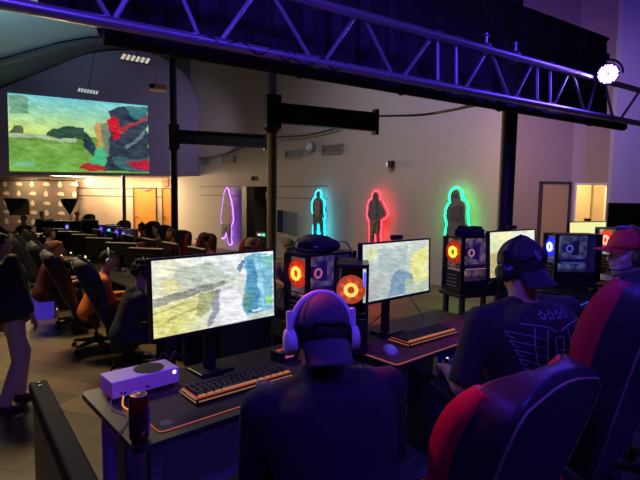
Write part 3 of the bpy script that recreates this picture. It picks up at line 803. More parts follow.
def human(name, label, loc, rz, seat=.5, lean=8, hands=None, headyaw=0, headpitch=0, group=None, skin=None, shirt=None, trousers=None, hairm=None, hair='short',
          capm=None, cap_back=False, headset=None, vox=.009, scale=1, stand=False, sleeve=.5, side=0, nk=0, elbow=.5, collar=False, hsc=1.0, shoem=None, knee_sp=.17, twist=0, steps=(.0, .0), bulk=1.0, hood=None, detail=True):
    skin = skin or SKIN
    t = thing(name, label, 'person', loc, rz, group)
    t.scale = (scale,) * 3
    V = Vector
    hz = (.93 if stand else seat + .10)
    pel = V((0, 0, hz))
    sd = (Matrix.Rotation(R(side), 3, 'Y') @ Matrix.Rotation(-R(lean), 3, 'X')) @ V((0, 0, 1))
    xr = Matrix.Rotation(R(twist), 3, 'Z') @ V((1, 0, 0)); xr = (xr - sd * xr.dot(sd)).normalized()
    fw_ = sd.cross(xr) * 1.0
    if fw_.y < 0: fw_ = -fw_
    def sp(h, f=0, x=0): return pel + sd * h + fw_ * f + xr * x
    neck = sp(.50, .0)
    HM = (Matrix.Rotation(R(headyaw), 3, 'Z') @ Matrix.Rotation(-R(headpitch), 3, 'X')) * hsc
    hc = neck + sd * (.065 - nk) + V((0, .02, .105))
    shL, shR = sp(.425, .0, -.185 * bulk), sp(.425, .0, .185 * bulk)
    hands = hands or [(-.16, .48, .76), (.16, .48, .76)]
    arms = []
    for sh_, ht, sx in ((shL, hands[0], -1), (shR, hands[1], 1)):
        el, wr = ik(sh_, V(ht), .29, .26, V((sx * elbow, -.3, -.9)))
        arms.append((sh_, el, wr, sx))
    legs = []
    for sx in (-1, 1):
        hip = pel + V((sx * .09, 0, -.02))
        if stand:
            st = steps[0] if sx < 0 else steps[1]
            ank = V((sx * .1, st, .09)); kn, ank = ik(hip, ank, .43, .42, V((0, 1, 0)))
        else:
            kn = V((sx * knee_sp, .44, seat + .06)); ank = V((sx * (knee_sp + .02), .42, .10))
        legs.append((hip, kn, ank, sx))
    def ring(c, rx, ry, n=20):
        return [c + xr * (math.cos(a) * rx * (1 if abs(math.cos(a)) > .0 else 1)) + fw_ * (math.sin(a) * ry) for a in [2 * math.pi * k / n for k in range(n)]]
    def torso(mb, g=0, top=.46):
        b_ = bulk
        prof_ = [(-.10, .13, .10, 0), (-.05, .165, .125, 0), (.02, .17, .13, 0), (.12, .155, .12, 0), (.22, .158, .12, .0), (.32, .175, .125, .0), (.40, .175, .115, -.005), (.445, .13, .09, -.01), (.475, .075, .065, -.01)]
        mb.loft([ring(sp(h, f), (rx + g) * b_, (ry + g) * b_) for h, rx, ry, f in prof_ if h <= top + .02])
    # --- body
    mb = MB()
    torso(mb, -.006)
    mb.cyl(sp(.43), neck + sd * .1, .062, .052, 14)
    mb.cyl(neck + sd * .02, hc + V((0, -.015, -.02)), .056, .052, 14)
    def hp(x, y, z): return hc + HM @ V((x, y, z))
    mb.sph(hc + HM @ V((0, -.005, .03)), (.074, .094, .088), HM)
    mb.sph(hp(0, .022, -.03), (.058, .068, .078), HM)
    mb.sph(hp(0, .055, -.083), (.026, .024, .02), HM)
    if detail:
        mb.cyl(hp(0, .085, .015), hp(0, .108, -.028), .009, .014, 8); mb.sph(hp(0, .1, -.03), (.016, .014, .011), HM)
        mb.sph(hp(-.032, .082, .03), (.026, .012, .008), HM); mb.sph(hp(.032, .082, .03), (.026, .012, .008), HM)
        mb.sph(hp(-.04, .06, -.02), (.022, .02, .02), HM); mb.sph(hp(.04, .06, -.02), (.022, .02, .02), HM)
        mb.sph(hp(0, .084, -.058), (.024, .012, .01), HM)
    for sx in (-1, 1): mb.sph(hp(sx * .077, -.002, -.004), (.009, .02, .032), HM)
    for sh_, el, wr, sx in arms:
        mb.cap(sh_, el, .046, .040); mb.cap(el, wr, .040, .026)
        u = (wr - el).normalized()
        # hand
        across = V((1, 0, 0)) - u * u.x
        across.normalize()
        down = u.cross(across).normalized()
        if down.z > 0: down = -down
        pc = wr + u * .05
        mb.cap(wr, wr + u * .045 + across * .012, .024, .02, 8); mb.cap(wr, wr + u * .045 - across * .012, .024, .02, 8)
        mb.cap(wr + u * .03 + across * .026, wr + u * .085 + across * .028, .013, .011, 8)
        mb.cap(wr + u * .03 - across * .022, wr + u * .085 - across * .028, .013, .011, 8)
        mb.cap(wr + u * .03, wr + u * .09, .016, .014, 8)
        for k, (off, ln) in enumerate(((-.030, .058), (-.010, .070), (.010, .076), (.030, .068))):
            o_ = off * (1 if sx < 0 else -1) * -1
            b0 = wr + u * .085 + across * o_
            b1 = b0 + (u * .9 + down * .35).normalized() * ln * .5
            b2 = b1 + (u * .45 + down * .9).normalized() * ln * .5
            mb.cap(b0, b1, .0088, .008, 8); mb.cap(b1, b2, .008, .0068, 8)
        t0 = wr + u * .02 - across * sx * .022
        t1 = t0 + (u * .6 - across * sx * .7 + down * .25).normalized() * .042
        t2 = t1 + (u * .9 - across * sx * .1 + down * .3).normalized() * .032
        mb.cap(t0, t1, .013, .010, 8); mb.cap(t1, t2, .010, .008, 8)
    for hip, kn, ank, sx in legs:
        mb.cap(hip, kn, .066, .048); mb.cap(kn, ank, .046, .033); mb.cap(ank, ank + V((0, .12, -.05)), .033, .026)
    addmesh('body', remesh(mb, vox, 3), skin, t)
    # --- shirt
    if shirt:
        mb = MB(); torso(mb, .012)
        mb.sph(sp(.43, 0), (.12 * bulk, .08, .05))
        if collar: mb.cyl(sp(.43), neck + sd * .035, .088, .064, 16)
        for sh_, el, wr, sx in arms:
            mb.cap(sp(.40, 0, sx * .09 * bulk), sh_, .078, .058); mb.cap(sp(.455, 0, sx * .03), sh_ + sd * .004, .055, .048)
            if sleeve <= 1: 
                e_ = sh_ + (el - sh_) * sleeve; mb.cyl(sh_, e_, .058, .060, 14)
            else:
                mb.cap(sh_, el, .06, .052); w_ = el + (wr - el) * (sleeve - 1); mb.cyl(el, w_, .052, .038, 12)
        if stand:
            mb.loft([ring(sp(-.12, 0), .18 * bulk, .14), ring(sp(.05, 0), .175 * bulk, .135)])
        if hood: mb.sph(sp(.46, -.07), (.11, .06, .06))
        s_ = addmesh('shirt', remesh(mb, max(vox, .010), 9, 'shirt'), shirt, t)
        s_['label'] = 'worn top'
        del s_['label']
    # --- trousers
    if trousers:
        mb = MB()
        if stand: mb.loft([ring(pel + V((0, 0, .06)), .165, .125), ring(pel + V((0, 0, -.1)), .17, .13)])
        else: mb.sph(pel + V((0, .01, -.02)), (.185 * bulk, .15, .115))
        for hip, kn, ank, sx in legs:
            mb.cap(hip + V((0, 0, 0)), kn, .092, .068); mb.cyl(kn, ank + V((0, 0, .0)), .066, .056, 12)
            mb.sph(kn, .068)
        addmesh('trousers', remesh(mb, max(vox, .011), 4, 'trousers'), trousers, t)
    for hip, kn, ank, sx in legs:
        s_ = MB(); s_.cap(ank + V((0, -.02, -.04)), ank + V((0, .14, -.055)), .045, .038); s_.cap(ank + V((0, -.01, -.0)), ank + V((0, .04, -.04)), .045, .042)
        so = MB()
        me = remesh(s_, .012, 3, 'shoe')
        for v in me.vertices: v.co.z = max(v.co.z, ank.z - .088)
        addmesh('shoe', me, shoem or BLKM, t)
    # --- head wear
    def shell(rad, keep, m, nm, off=V((0, -.004, .028)), th=.004, u=40, v=24):
        bm = bmesh.new(); bmesh.ops.create_uvsphere(bm, u_segments=u, v_segments=v, radius=1)
        for vv in bm.verts: vv.co = V((vv.co.x * rad[0], vv.co.y * rad[1], vv.co.z * rad[2]))
        bmesh.ops.delete(bm, geom=[f for f in bm.faces if not keep(f.calc_center_median())], context='FACES')
        if nm == 'hair':
            for vv in bm.verts:
                k = noise.noise(vv.co * 55) * .006 + noise.noise(vv.co * 20) * .008; vv.co += vv.co.normalized() * k
        for vv in bm.verts: vv.co = hc + HM @ (vv.co + off)
        me = bpy.data.meshes.new(nm); bm.to_mesh(me); bm.free()
        for p in me.polygons: p.use_smooth = True
        o = addmesh(nm, me, m, t); md = o.modifiers.new('sol', 'SOLIDIFY'); md.thickness = th; md.offset = -1
        return o
    if hairm:
        if hair == 'short': shell((.083, .104, .094), lambda c: not (c.y > .02 and c.z < .045) and c.z > -.075 + max(0, c.y) * .5, hairm, 'hair', th=.012)
        elif hair == 'bun':
            shell((.088, .108, .098), lambda c: not (c.y > .03 and c.z < .05) and c.z > -.09, hairm, 'hair', th=.014)
            MB().sph(hp(0, -.10, .09), (.045, .045, .04)).build('hair_bun', hairm, t, smooth=True)
        elif hair == 'curly':
            mb = MB(); rnd = random.Random(3)
            for k in range(90):
                a = rnd.uniform(0, 6.28); z = rnd.uniform(-.55, 1); r_ = math.sqrt(max(0, 1 - z * z))
                c_ = V((math.cos(a) * r_ * .088, math.sin(a) * r_ * .105 - .008, z * .1 + .03))
                if c_.y > .05 and c_.z < .06: continue
                mb.sph(hc + HM @ c_, rnd.uniform(.016, .026), u=8, v=6)
            addmesh('hair', remesh(mb, .012, 1, 'hair'), hairm, t)
        elif hair == 'long':
            shell((.090, .110, .10), lambda c: not (c.y > .02 and c.z < .05), hairm, 'hair', th=.015)
            mb = MB(); mb.cap(hp(0, -.06, 0), sp(.34, -.12), .075, .06)
            addmesh('long_hair', remesh(mb, .014, 3, 'long_hair'), hairm, t)
    if capm:
        cb = -1 if cap_back else 1
        tilt = Matrix.Rotation(R(-4 if not cap_back else -10), 3, 'X')
        zc = .026 if not cap_back else .03
        crown = shell((.090, .113, .105), lambda c: c.z > -.004 + (-.25 * (c.y + .02) if cap_back else 0) * .6, capm, 'cap', off=V((0, -.003, zc + .01)), th=.003)
        b_ = MB(); rows_ = []
        for i in range(9):
            f_ = i / 8; row = []
            for j in range(13):
                a = R(-62 + 124 * j / 12)
                rx = .086 * (1 + .02 * f_); x = math.sin(a) * (rx)
                y = math.cos(a) * (.108) + f_ * .075 * math.cos(a) ** .6
                z = -.012 * f_ - (x * x) * 3.2 * (1) + .002
                if cap_back: z -= .034 + .055 * f_
                row.append(hc + HM @ (V((x, y * cb, z + zc + .012))))
            rows_.append(row)
        bm = b_.bm; G_ = [[bm.verts.new(p) for p in r_] for r_ in rows_]
        for i in range(8):
            for j in range(12): bm.faces.new((G_[i][j], G_[i][j + 1], G_[i + 1][j + 1], G_[i + 1][j]))
        br_ = b_.build('brim', capm, crown, smooth=True); md = br_.modifiers.new('s', 'SOLIDIFY'); md.thickness = .004
        MB().sph(hp(0, -.003, zc + .117), .009).build('button', capm, crown, smooth=True)
        if cap_back:
            # strap opening above the forehead side and a seam band
            sm = MB()
            for a0 in range(0, 180, 60):
                a = R(a0 + 30)
                sm.tube([hc + HM @ (V((math.cos(a) * .091 * math.cos(q), math.sin(a) * .114 * math.cos(q), .106 * math.sin(q))) + V((0, -.003, zc + .01))) for q in [R(10 + 8 * k) for k in range(21)]], .0012, 5)
            sm.build('seam', capm, crown)
    if headset:
        hm, cup_r, band_r = headset
        hs_ = MB()
        pts_ = []
        for k in range(25):
            a = R(-8 + 196 * k / 24)
            pts_.append(hp(math.cos(a) * .102, -.006, math.sin(a) * .122 + .022))
        rows_ = []
        hs_.tube(pts_, band_r, 10, flat=1.0)
        hs = hs_.build('headset', hm, t, smooth=True)
        for sx in (-1, 1):
            c1_, c2_ = hp(sx * .082, -.002, -.008), hp(sx * .118, -.004, -.010)
            mb = MB(); mb.cyl(hp(sx * .095, -.002, -.008), c2_, cup_r, cup_r * .82, 24); mb.sph(c2_, (.012, cup_r * .8, cup_r * 1.0), HM)
            mb.build('ear_cup', hm, hs, auto=True)
            MB().cyl(c1_, hp(sx * .097, -.002, -.008), cup_r * .9, cup_r * .96, 24).build('ear_cushion', BLKM, hs, auto=True)
            MB().box(hp(sx * .108, -.006, .06), (.018, .026, .06), rot=HM).build('slider', hm, hs, bevel=.004)
        MB().tube(spline([hp(-.115, .02, -.03), hp(-.105, .08, -.065), hp(-.06, .125, -.075)]), .0035, 6).sph(hp(-.055, .127, -.075), .009, u=8, v=6).build('microphone', BLKM, hs, smooth=True)
    if detail:
        e = MB()
        e.sph(hp(-.031, .082, .012), (.011, .008, .007), HM, 10, 6); e.build('eye', EYE, t, smooth=True)
        e = MB(); e.sph(hp(.031, .082, .012), (.011, .008, .007), HM, 10, 6); e.build('eye', EYE, t, smooth=True)
        MB().sph(hp(0, .089, -.058), (.022, .006, .006), HM, 10, 6).build('mouth', LIP, t, smooth=True)
    t['_hp'] = 0
    del t['_hp']
    return t, dict(hc=hc, HM=HM, neck=neck, sp=sp, xr=xr, fw=fw_, sd=sd, arms=arms)
# ================================================================== GAMING CHAIR
def gaming_chair(label, loc, rz, seat=.48, recline=12, group=None, backh=.84, accent=None, body=None, lod=0, topw=.19, piping=None, name='gaming_chair', swing=0):
    accent = accent or REDL; body = body or LEA
    t = thing(name, label, 'chair', loc, rz, group)
    # base: five spokes, castors
    for k in range(5):
        a = R(72 * k + 18 + swing); e_ = Vector((math.cos(a) * .31, math.sin(a) * .31, .085))
        l = MB(); l.loft([[Vector((math.cos(a) * r_ - math.sin(a) * w_, math.sin(a) * r_ + math.cos(a) * w_, z_)) for w_, z_ in ((-w0, z0), (w0, z0), (w0 * .6, z1), (-w0 * .6, z1))] for r_, w0, z0, z1 in ((.03, .03, .09, .15), (.31, .018, .075, .10))])
        lg_ = l.build('base_arm', BLK, t, bevel=.004 if not lod else 0)
        c = MB()
        for s_ in (-1, 1):
            o_ = Vector((-math.sin(a), math.cos(a), 0)) * .014 * s_
            c.cyl(Vector((e_.x, e_.y, .03)) + o_ * .5, Vector((e_.x, e_.y, .03)) + o_ * 1.5, .03, n=14)
        c.cyl((e_.x, e_.y, .045), (e_.x, e_.y, .08), .008, n=8)
        c.build('castor', BLK, lg_, auto=True)
    MB().cyl((0, 0, .10), (0, 0, .2), .032, n=16).cyl((0, 0, .2), (0, 0, seat - .1), .02, n=16).build('gas_lift', BLK, t, auto=True)
    MB().box((0, 0, seat - .1), (.26, .3, .035)).box((0, -.22, seat - .06), (.3, .12, .03)).build('tilt_plate', BLK, t, bevel=.006)
    # seat cushion with raised side bolsters
    sm = MB(); rings = []
    for i in range(13):
        y = -.25 + .52 * i / 12; f_ = i / 12
        w = .25 - .02 * (f_ - .4) ** 2 * 4; r_ = []
        sink = .012 * math.sin(math.pi * f_); dn = .03 * max(0, f_ - .8) * 5 * (f_ - .8) * 5
        for (u_, v_) in ((-1, -.06), (-1.04, 0), (-1, .035), (-.86, .045), (-.68, .01), (-.3, 0), (0, -.002), (.3, 0), (.68, .01), (.86, .045), (1, .035), (1.04, 0), (1, -.06), (.5, -.075), (0, -.08), (-.5, -.075)):
            r_.append(Vector((u_ * w, y, seat - .02 + v_ - (sink + dn if v_ > -.05 else dn * .3))))
        rings.append(r_)
    sm.loft(rings); sm.build('seat', body, t, smooth=True, sub=0 if lod else 1)
    for sx in (-1, 1):
        s_ = MB(); s_.tube(spline([(sx * .226, -.2, seat + .024), (sx * .226, 0, seat + .02), (sx * .226, .2, seat + .012)]), .022, 8, flat=.35); s_.build('seat_stripe', accent, t, smooth=True)
    # backrest
    RB = Matrix.Translation((0, -.23, seat + .02)) @ Matrix.Rotation(R(recline), 4, 'X')
    def hw(v):
        ctrl = [(0, .19), (.12, .225), (.25, .235), (.45, .255), (.62, .268), (.78, .268), (.88, .255), (.94, topw * 1.2), (.98, topw), (1, topw * .75)]
        for (a0, w0), (a1, w1) in zip(ctrl, ctrl[1:]):
            if a0 <= v <= a1:
                q_ = (v - a0) / (a1 - a0); q_ = q_ * q_ * (3 - 2 * q_); return w0 + (w1 - w0) * q_
        return ctrl[-1][1]
    def wing(v): return (.105 * math.exp(-((v - .66) / .36) ** 2) + .02) * (1 if v < .8 else max(0, 1 - ((v - .8) / .2) ** 2) ** .5 * .9 + .1)
    def bp(x, y, z): return RB @ Vector((x, y, z))
    rings = []; nv = 26; U = 28
    def section(v, grow=0):
        w = hw(v) + grow; wg = wing(v); th = .055 * (1 if v < .86 else .35 + .65 * max(0, 1 - ((v - .86) / .14) ** 2) ** .5); r_ = []
        for k in range(U):
            a = 2 * math.pi * k / U; ca, sa = math.cos(a), math.sin(a)
            x = w * (abs(ca) ** .55) * (1 if ca >= 0 else -1)
            if sa >= 0: y = .035 + wg * (abs(x) / w) ** 3.2 * 1.0 + grow + (.012 if abs(x) / w < .6 else 0)
            else: y = -th * (1 - .25 * (abs(x) / w) ** 4) - grow
            if abs(sa) < .3: y = y * (abs(sa) / .3) ** .7 + (wg * .55) * (1 - (abs(sa) / .3) ** .7) if sa >= 0 else y * (abs(sa) / .3) ** .5 + (wg * .55) * (1 - (abs(sa) / .3) ** .5)
            r_.append((x, y))
        return r_
    for i in range(nv + 1):
        v = i / nv
        r_ = section(v); shrink = 1 if 0 < i < nv else .7
        rings.append([bp(x * shrink, y * shrink, v * backh) for x, y in r_])
    mb = MB(); mb.loft(rings); bk = mb.build('backrest', body, t, smooth=True, sub=0 if lod else 1)
    # red stripes down the wings
    for sx in (-1, 1):
        s_ = MB(); rr_ = []
        for i in range(15):
            v = .14 + .78 * i / 14; w = hw(v); wg = wing(v)
            x1_, x2_ = w * 1.006, w * .66
            yf = .035 + wg
            ym = wg * .55
            rr_.append([bp(sx * x1_ * .99, yf * .42, v * backh), bp(sx * (x1_ + .005), yf * .62, v * backh), bp(sx * w * .985, yf * .93 + .002, v * backh), bp(sx * w * .90, .035 + wg * .74 + .01, v * backh), bp(sx * w * .80, .035 + wg * .50 + .010, v * backh), bp(sx * w * .80, .02, v * backh)])
        s_.loft(rr_); s_.build('side_stripe', accent, t, auto=True)
    pp = piping or PIPE
    pts_ = []
    for k in range(0, 41):
        q_ = k / 40
        if q_ < .42: v = .05 + q_ / .42 * .88; x = -hw(v) * .9
        elif q_ > .58: v = .93 - (q_ - .58) / .42 * .88; x = hw(v) * .9
        else: a = (q_ - .42) / .16; x = (-1 + 2 * a) * hw(.93) * .9; v = .93 + .045 * math.sin(math.pi * a)
        pts_.append(bp(x, -.055 * (1 - .25 * .9 ** 4) * (1 if v < .86 else .35 + .65 * max(0, 1 - ((v - .86) / .14) ** 2) ** .5) - .002, v * backh))
    MB().tube(pts_, .0045 if not lod else .006, 6).build('piping', pp, t, smooth=True)
    if not lod:
        pi_ = MB().tube([bp(x, .05, backh * .86) + Vector((0, .02, 0)) for x in (-.12, -.06, 0, .06, .12)], [.03, .042, .045, .042, .03], 12); pi_.build('head_pillow', body, t, smooth=True)
    for sx in (-1, 1):
        MB().box((sx * .3, -.02, seat + .1), (.045, .03, .22)).box((sx * .27, -.02, seat - .01), (.08, .03, .03)).build('armrest_post', BLK, t, bevel=.004)
        MB().box((sx * .3, .02, seat + .22), (.09, .27, .03)).build('armrest', BLK, t, bevel=.012)
    return t
# ================================================================== DESK THINGS
def desk(label, s0, s1, t0, t1, name='gaming_desk', group=None, z=.75, panel=True, org=None, rz=None, feet=0.0):
    L = s1 - s0; Wd = t1 - t0
    o_ = W(s0, t0) if org is None else Vector(org)
    t = thing(name, label, 'desk', o_ + Vector((0, 0, feet)), TH if rz is None else rz, group)
    r_ = .03; pts_ = []
    for cx, cy, a0 in ((L - r_, Wd - r_, 0), (r_, Wd - r_, 90), (r_, r_, 180), (L - r_, r_, 270)):
        for k in range(5): a = R(a0 + 22.5 * k); pts_.append((cx + math.cos(a) * r_, cy + math.sin(a) * r_))
    MB().slab(pts_, z - .022, z).build('desk_top', DESKM, t, bevel=.003)
    for x in (.09, L - .09):
        l = MB()
        l.box((x, Wd / 2, .02), (.06, Wd * .86, .04)); l.box((x, Wd * .12, (z - .02) / 2), (.05, .03, z - .06), rot=None)
        l.box((x, Wd * .55, (z - .02) / 2), (.05, .09, z - .06)); l.box((x, Wd / 2, z - .045), (.05, Wd * .8, .04))
        l.build('leg', STEEL, t, bevel=.004)
    MB().box((L / 2, Wd * .6, z - .06), (L - .2, .04, .04)).build('crossbar', STEEL, t)
    if panel: MB().box((L / 2, Wd - .03, z - .34), (L - .14, .012, .52)).build('modesty_panel', mat('grey_panel', (.22, .2, .26), .7), t)
    return t
def monitor(label, loc, rz, w=.60, h=.345, zb=.96, base=.755, fn=None, tilt=3, webcam=False, group=None, grid=(110, 62), name='monitor', es=1.03, lod=0, mname='lit_screen'):
    # loc: xy of screen centre; local -Y is the viewing side
    t = thing(name, label, 'monitor', (loc[0], loc[1], base), rz, group)
    zc = zb + h / 2 - base; M = Matrix.Translation((0, 0, zc)) @ Matrix.Rotation(R(-tilt), 4, 'X')
    hb = MB(); hb.box((0, .016, 0), (w, .02, h)); hb.box((0, .036, -.01), (w * .62, .03, h * .66))
    o = hb.build('housing', BLK, t, bevel=.003 if not lod else 0); o.data.transform(M)
    if not lod:
        f = MB(); b_ = .009
        f.box((0, .002, h / 2 - b_ / 2), (w, .012, b_)); f.box((0, .002, -h / 2 + b_ * .8), (w, .012, b_ * 1.6)); f.box((-w / 2 + b_ / 2, .002, 0), (b_, .012, h)); f.box((w / 2 - b_ / 2, .002, 0), (b_, .012, h))
        o = f.build('bezel', BLK, t); o.data.transform(M)
    if fn:
        x_, z0, z1 = w / 2 - .009, -h / 2 + .0145, h / 2 - .009
        o = picture('screen', [(-x_, .001, z0), (x_, .001, z0), (x_, .001, z1), (-x_, .001, z1)], fn, grid[0], grid[1], es, t, .003, mname); o.data.transform(M)
    else:
        o = MB().box((0, .002, 0), (w - .02, .006, h - .025)).build('screen', mat('screen_off', (.004, .004, .006), .15), t); o.data.transform(M)
    s_ = MB(); s_.box((0, .085, (zc + .0) / 2), (.055, .025, zc + .02), taper=(.8, 1)); s_.box((0, .06, zc), (.08, .05, .08)); s_.build('stand_pole', BLK, t, bevel=.003 if not lod else 0)
    b = MB()
    b.box((0, .07, .006), (.17, .13, .012)); b.build('stand_base', BLK, t, bevel=.004 if not lod else 0)
    if webcam:
        c = MB(); c.box((0, .01, h / 2 + .018), (.085, .03, .028)); o = c.build('webcam', BLK, t, bevel=.006); o.data.transform(M)
    return t
def fan(mb_ring, mb_hub, c, axis, r_):
    pass
def pc_tower(label, loc, rz, z, w=.21, dpt=.42, h=.43, glow=(1, .18, .02), gs=3, glow2=None, inner=(.5, .35, .3), istr=.25, glass=True, group=None, lod=0, ring=(1, .45, .08), vents=True, strip=None, name='computer_tower'):
    # local: front is -Y (width w along X), glass side is +X side by default (side=+1)
    t = thing(name, label, 'computer', (loc[0], loc[1], z), rz, group)
    cs = MB(); cs.box((-w / 2 + .006, dpt / 2, h / 2 + .012), (.012, dpt, h - .024)); cs.box((0, dpt / 2, h - .006), (w, dpt, .012)); cs.box((0, dpt / 2, .018), (w, dpt, .012)); cs.box((0, dpt - .006, h / 2), (w, .012, h - .02))
    cs.box((w / 2 - .004, .012, h / 2 + .01), (.008, .024, h - .02)); cs.box((w / 2 - .004, dpt - .03, h / 2 + .01), (.008, .06, h - .02)); cs.box((0, dpt / 2, .1), (w - .002, dpt - .01, .006)); cs.box((w / 2 - .004, dpt / 2, .06), (.008, dpt, .09))
    cs.box((0, .012, h * .2), (w - .03, .02, h * .38))
    cs.build('case', BLK, t)
    ft = MB()
    for x in (-1, 1):
        for y in (.04, dpt - .04): ft.box((x * (w / 2 - .03), y, .006), (.03, .03, .012))
    ft.build('foot', BLKM, t)
    fp = MB(); b_ = .014
    fp.box((-w / 2 + b_ / 2, -.004, h / 2), (b_, .012, h - .01)); fp.box((w / 2 - b_ / 2, -.004, h / 2), (b_, .012, h - .01)); fp.box((0, -.004, h - b_ / 2 - .004), (w, .012, b_)); fp.box((0, -.004, h * .46), (w, .012, .006)); fp.box((0, -.004, .02), (w, .012, .03))
    fp.build('front_frame', BLK, t)
    # mesh panel glowing fan behind
    fz = h * .72; fr_ = min(w * .36, h * .2)
    f = MB(); f.tube([(math.cos(a) * fr_ * .43, -.002, fz + math.sin(a) * fr_ * .43) for a in [R(15 * k) for k in range(24)]], fr_ * .14, 8, closed=True)
    f.build('fan_light_ring', emat('ring_%.2f_%.2f_%.2f' % ring, ring, 2.4 if not lod else 2), t, smooth=True)
    bl_ = MB()
    for k in range(7):
        a = R(k * 360 / 7)
        bl_.box((math.cos(a) * fr_ * .62, .004, fz + math.sin(a) * fr_ * .62), (fr_ * .6, .003, fr_ * .34), rot=Matrix.Rotation(-a, 3, 'Y') @ Matrix.Rotation(.5, 3, 'X'))
    gm = mat('fan_%.2f_%.2f_%.2f' % glow, tuple(min(1, g * .7) for g in glow), .4, emit=glow, es=gs * .5)
    bl_.build('fan_blades', gm, t)
    MB().cyl((0, .012, fz), (0, .02, fz), fr_ * 1.15, n=28).build('fan_frame', mat('fanback_%.2f_%.2f_%.2f' % glow, (.02, .02, .02), .4, emit=glow, es=gs * .36), t)
    if strip: MB().box((w * .38, -.006, h * .84), (.012, .004, h * .16)).build('blue_light_bar', emat('bar_%.2f' % strip[2], strip, 1.2), t)
    if vents:
        v_ = MB()
        for k in range(4): v_.box((0, -.002, h * .12 + k * .03), (w * .5, .008, .008))
        v_.build('vent_slot', mat('slot_pale', (.25, .22, .16), .4), t)
    if glass:
        g = MB(); g.box((w / 2 - .002, dpt / 2, h * .58), (.003, dpt - .09, h * .78))
        g.build('glass_panel', mat('smoked_glass', (.35, .35, .38), .08, alpha=.22), t)
        b2 = MB(); b2.box((-w / 2 + .03, dpt / 2, h * .58), (.01, dpt - .06, h * .74)); b2.build('motherboard', board_mat(inner, istr), t)
        g2 = MB(); g2.box((.0, dpt * .52, h * .42), (.05, dpt * .62, .045)); g2.build('graphics_card', GREYP, t, bevel=.004)
        k2 = glow2 or glow
        g3 = MB()
        g3.cyl((-w / 2 + .05, dpt * .45, h * .68), (-w / 2 + .1, dpt * .45, h * .68), .04, n=20).box((-w / 2 + .05, dpt * .66, h * .68), (.03, .05, .13))
        g3.build('cooler', GREYP, t, auto=True)
        g4 = MB(); g4.tube([(-w / 2 + .105, dpt * .45 + math.cos(a) * .028, h * .68 + math.sin(a) * .028) for a in [R(15 * k) for k in range(24)]], .006, 6, closed=True).box((-w / 2 + .045, dpt * .70, h * .68), (.006, .03, .10))
        g4.box((.0, dpt * .5, h * .395), (.052, dpt * .5, .006)).build('glow_strip', mat('strip_%.2f_%.2f_%.2f' % k2, (.1, .1, .1), .5, emit=k2, es=.7), t)
    return t
def board_mat(inner, es):
    nm = 'board_%s_%s' % (inner, es)
    if nm in MATS: return MATS[nm]
    m = mat(nm, (.05, .05, .05), .6, emit=inner, es=es); nt = m.node_tree; b = nt.nodes['Principled BSDF']
    tc = nt.nodes.new('ShaderNodeTexCoord'); n = nt.nodes.new('ShaderNodeTexNoise'); n.inputs['Scale'].default_value = 16; n.inputs['Detail'].default_value = 5
    r_ = nt.nodes.new('ShaderNodeValToRGB'); r_.color_ramp.elements[0].position = .38; r_.color_ramp.elements[0].color = tuple(v * .25 for v in inner) + (1,)
    r_.color_ramp.elements[1].position = .66; r_.color_ramp.elements[1].color = tuple(min(1, v * 2.2) for v in inner) + (1,)
    nt.links.new(tc.outputs['Object'], n.inputs['Vector']); nt.links.new(n.outputs['Fac'], r_.inputs['Fac']); nt.links.new(r_.outputs['Color'], b.inputs['Emission Color'])
    return m
def keyboard(label, s, tt, rz, L=.44, glow=(1, .12, .03), z=.752, side=(1, .45, .2), name='keyboard'):
    p = W(s, tt, z); t = thing(name, label, 'keyboard', p, rz)
    M = Matrix.Rotation(R(4), 4, 'X')
    o = MB().box((0, 0, .013), (L, .145, .018)).build('housing', BLK, t, bevel=.005)
    for nm_, ks in (('keycap', KEYM),):
        pass
    gl = MB(); gl.box((0, 0, .0225), (L - .014, .128, .002)); gl.build('backlight', mat('kb_back_%.2f' % glow[0], (.1, .01, .01), .5, emit=glow, es=.4), t)
    km = MB(); bright = MB()
    rows_ = [(.052, 18), (.030, 18), (.011, 17), (-.008, 17), (-.027, 16), (-.047, 9)]
    for y, n in rows_:
        x = -L / 2 + .012; tot = L - .024
        ws = [1] * n
        if n == 9: ws = [1.4, 1.2, 1.2, 6, 1.2, 1.2, 1.2, 1.2, 1.2]
        if n == 16: ws = [2.2] + [1] * 11 + [2.2, 1, 1, 1]
        k_ = tot / sum(ws)
        for i, wv in enumerate(ws):
            km.box((x + wv * k_ / 2, y, .029), (wv * k_ - .0035, .0155, .011), taper=(.82, .8)); x += wv * k_
    km.build('keys', KEYM, t)['kind'] = 'stuff'
    sl = MB(); sl.box((-L / 2 - .001, 0, .012), (.003, .14, .006)); sl.box((0, -.0735, .0135), (L - .02, .003, .006)); sl.build('light_strip', emat('kb_side_%.2f_%.2f' % side[:2], side, .22), t)
    pf_ = MB(); x = -L / 2 + .012; k_ = (L - .024) / 15.8
    for i, wv in enumerate([1.4, 1.2, 1.2, 6, 1.2, 1.2, 1.2, 1.2, 1.2]):
        pf_.box((x + wv * k_ / 2, -.0555, .028), (wv * k_ - .006, .0015, .007)); x += wv * k_
    pf_.build('front_legends', emat('kb_leg_%.2f' % side[1], side, .4), t)
    return t
# ================================================================== PLATFORM STATIONS
PLUG = mat('cable_grey', (.05, .05, .055), .5)
# ---- first station
D1 = desk('black gaming desk nearest the platform edge, holding the white console', 0, 1.13, 0, .578)
mon1 = (P(153, 300, Y=1.87) + P(273, 286, Y=2.28)) / 2
v_ = P(273, 286, Y=2.28) - P(153, 300, Y=1.87)
monitor('big lit monitor with pale canyon game picture, on the nearest desk', (mon1.x, mon1.y), math.atan2(v_.y, v_.x), w=.622, h=.335, zb=.955, fn=paint1, tilt=2, grid=(150, 84), base=.752)
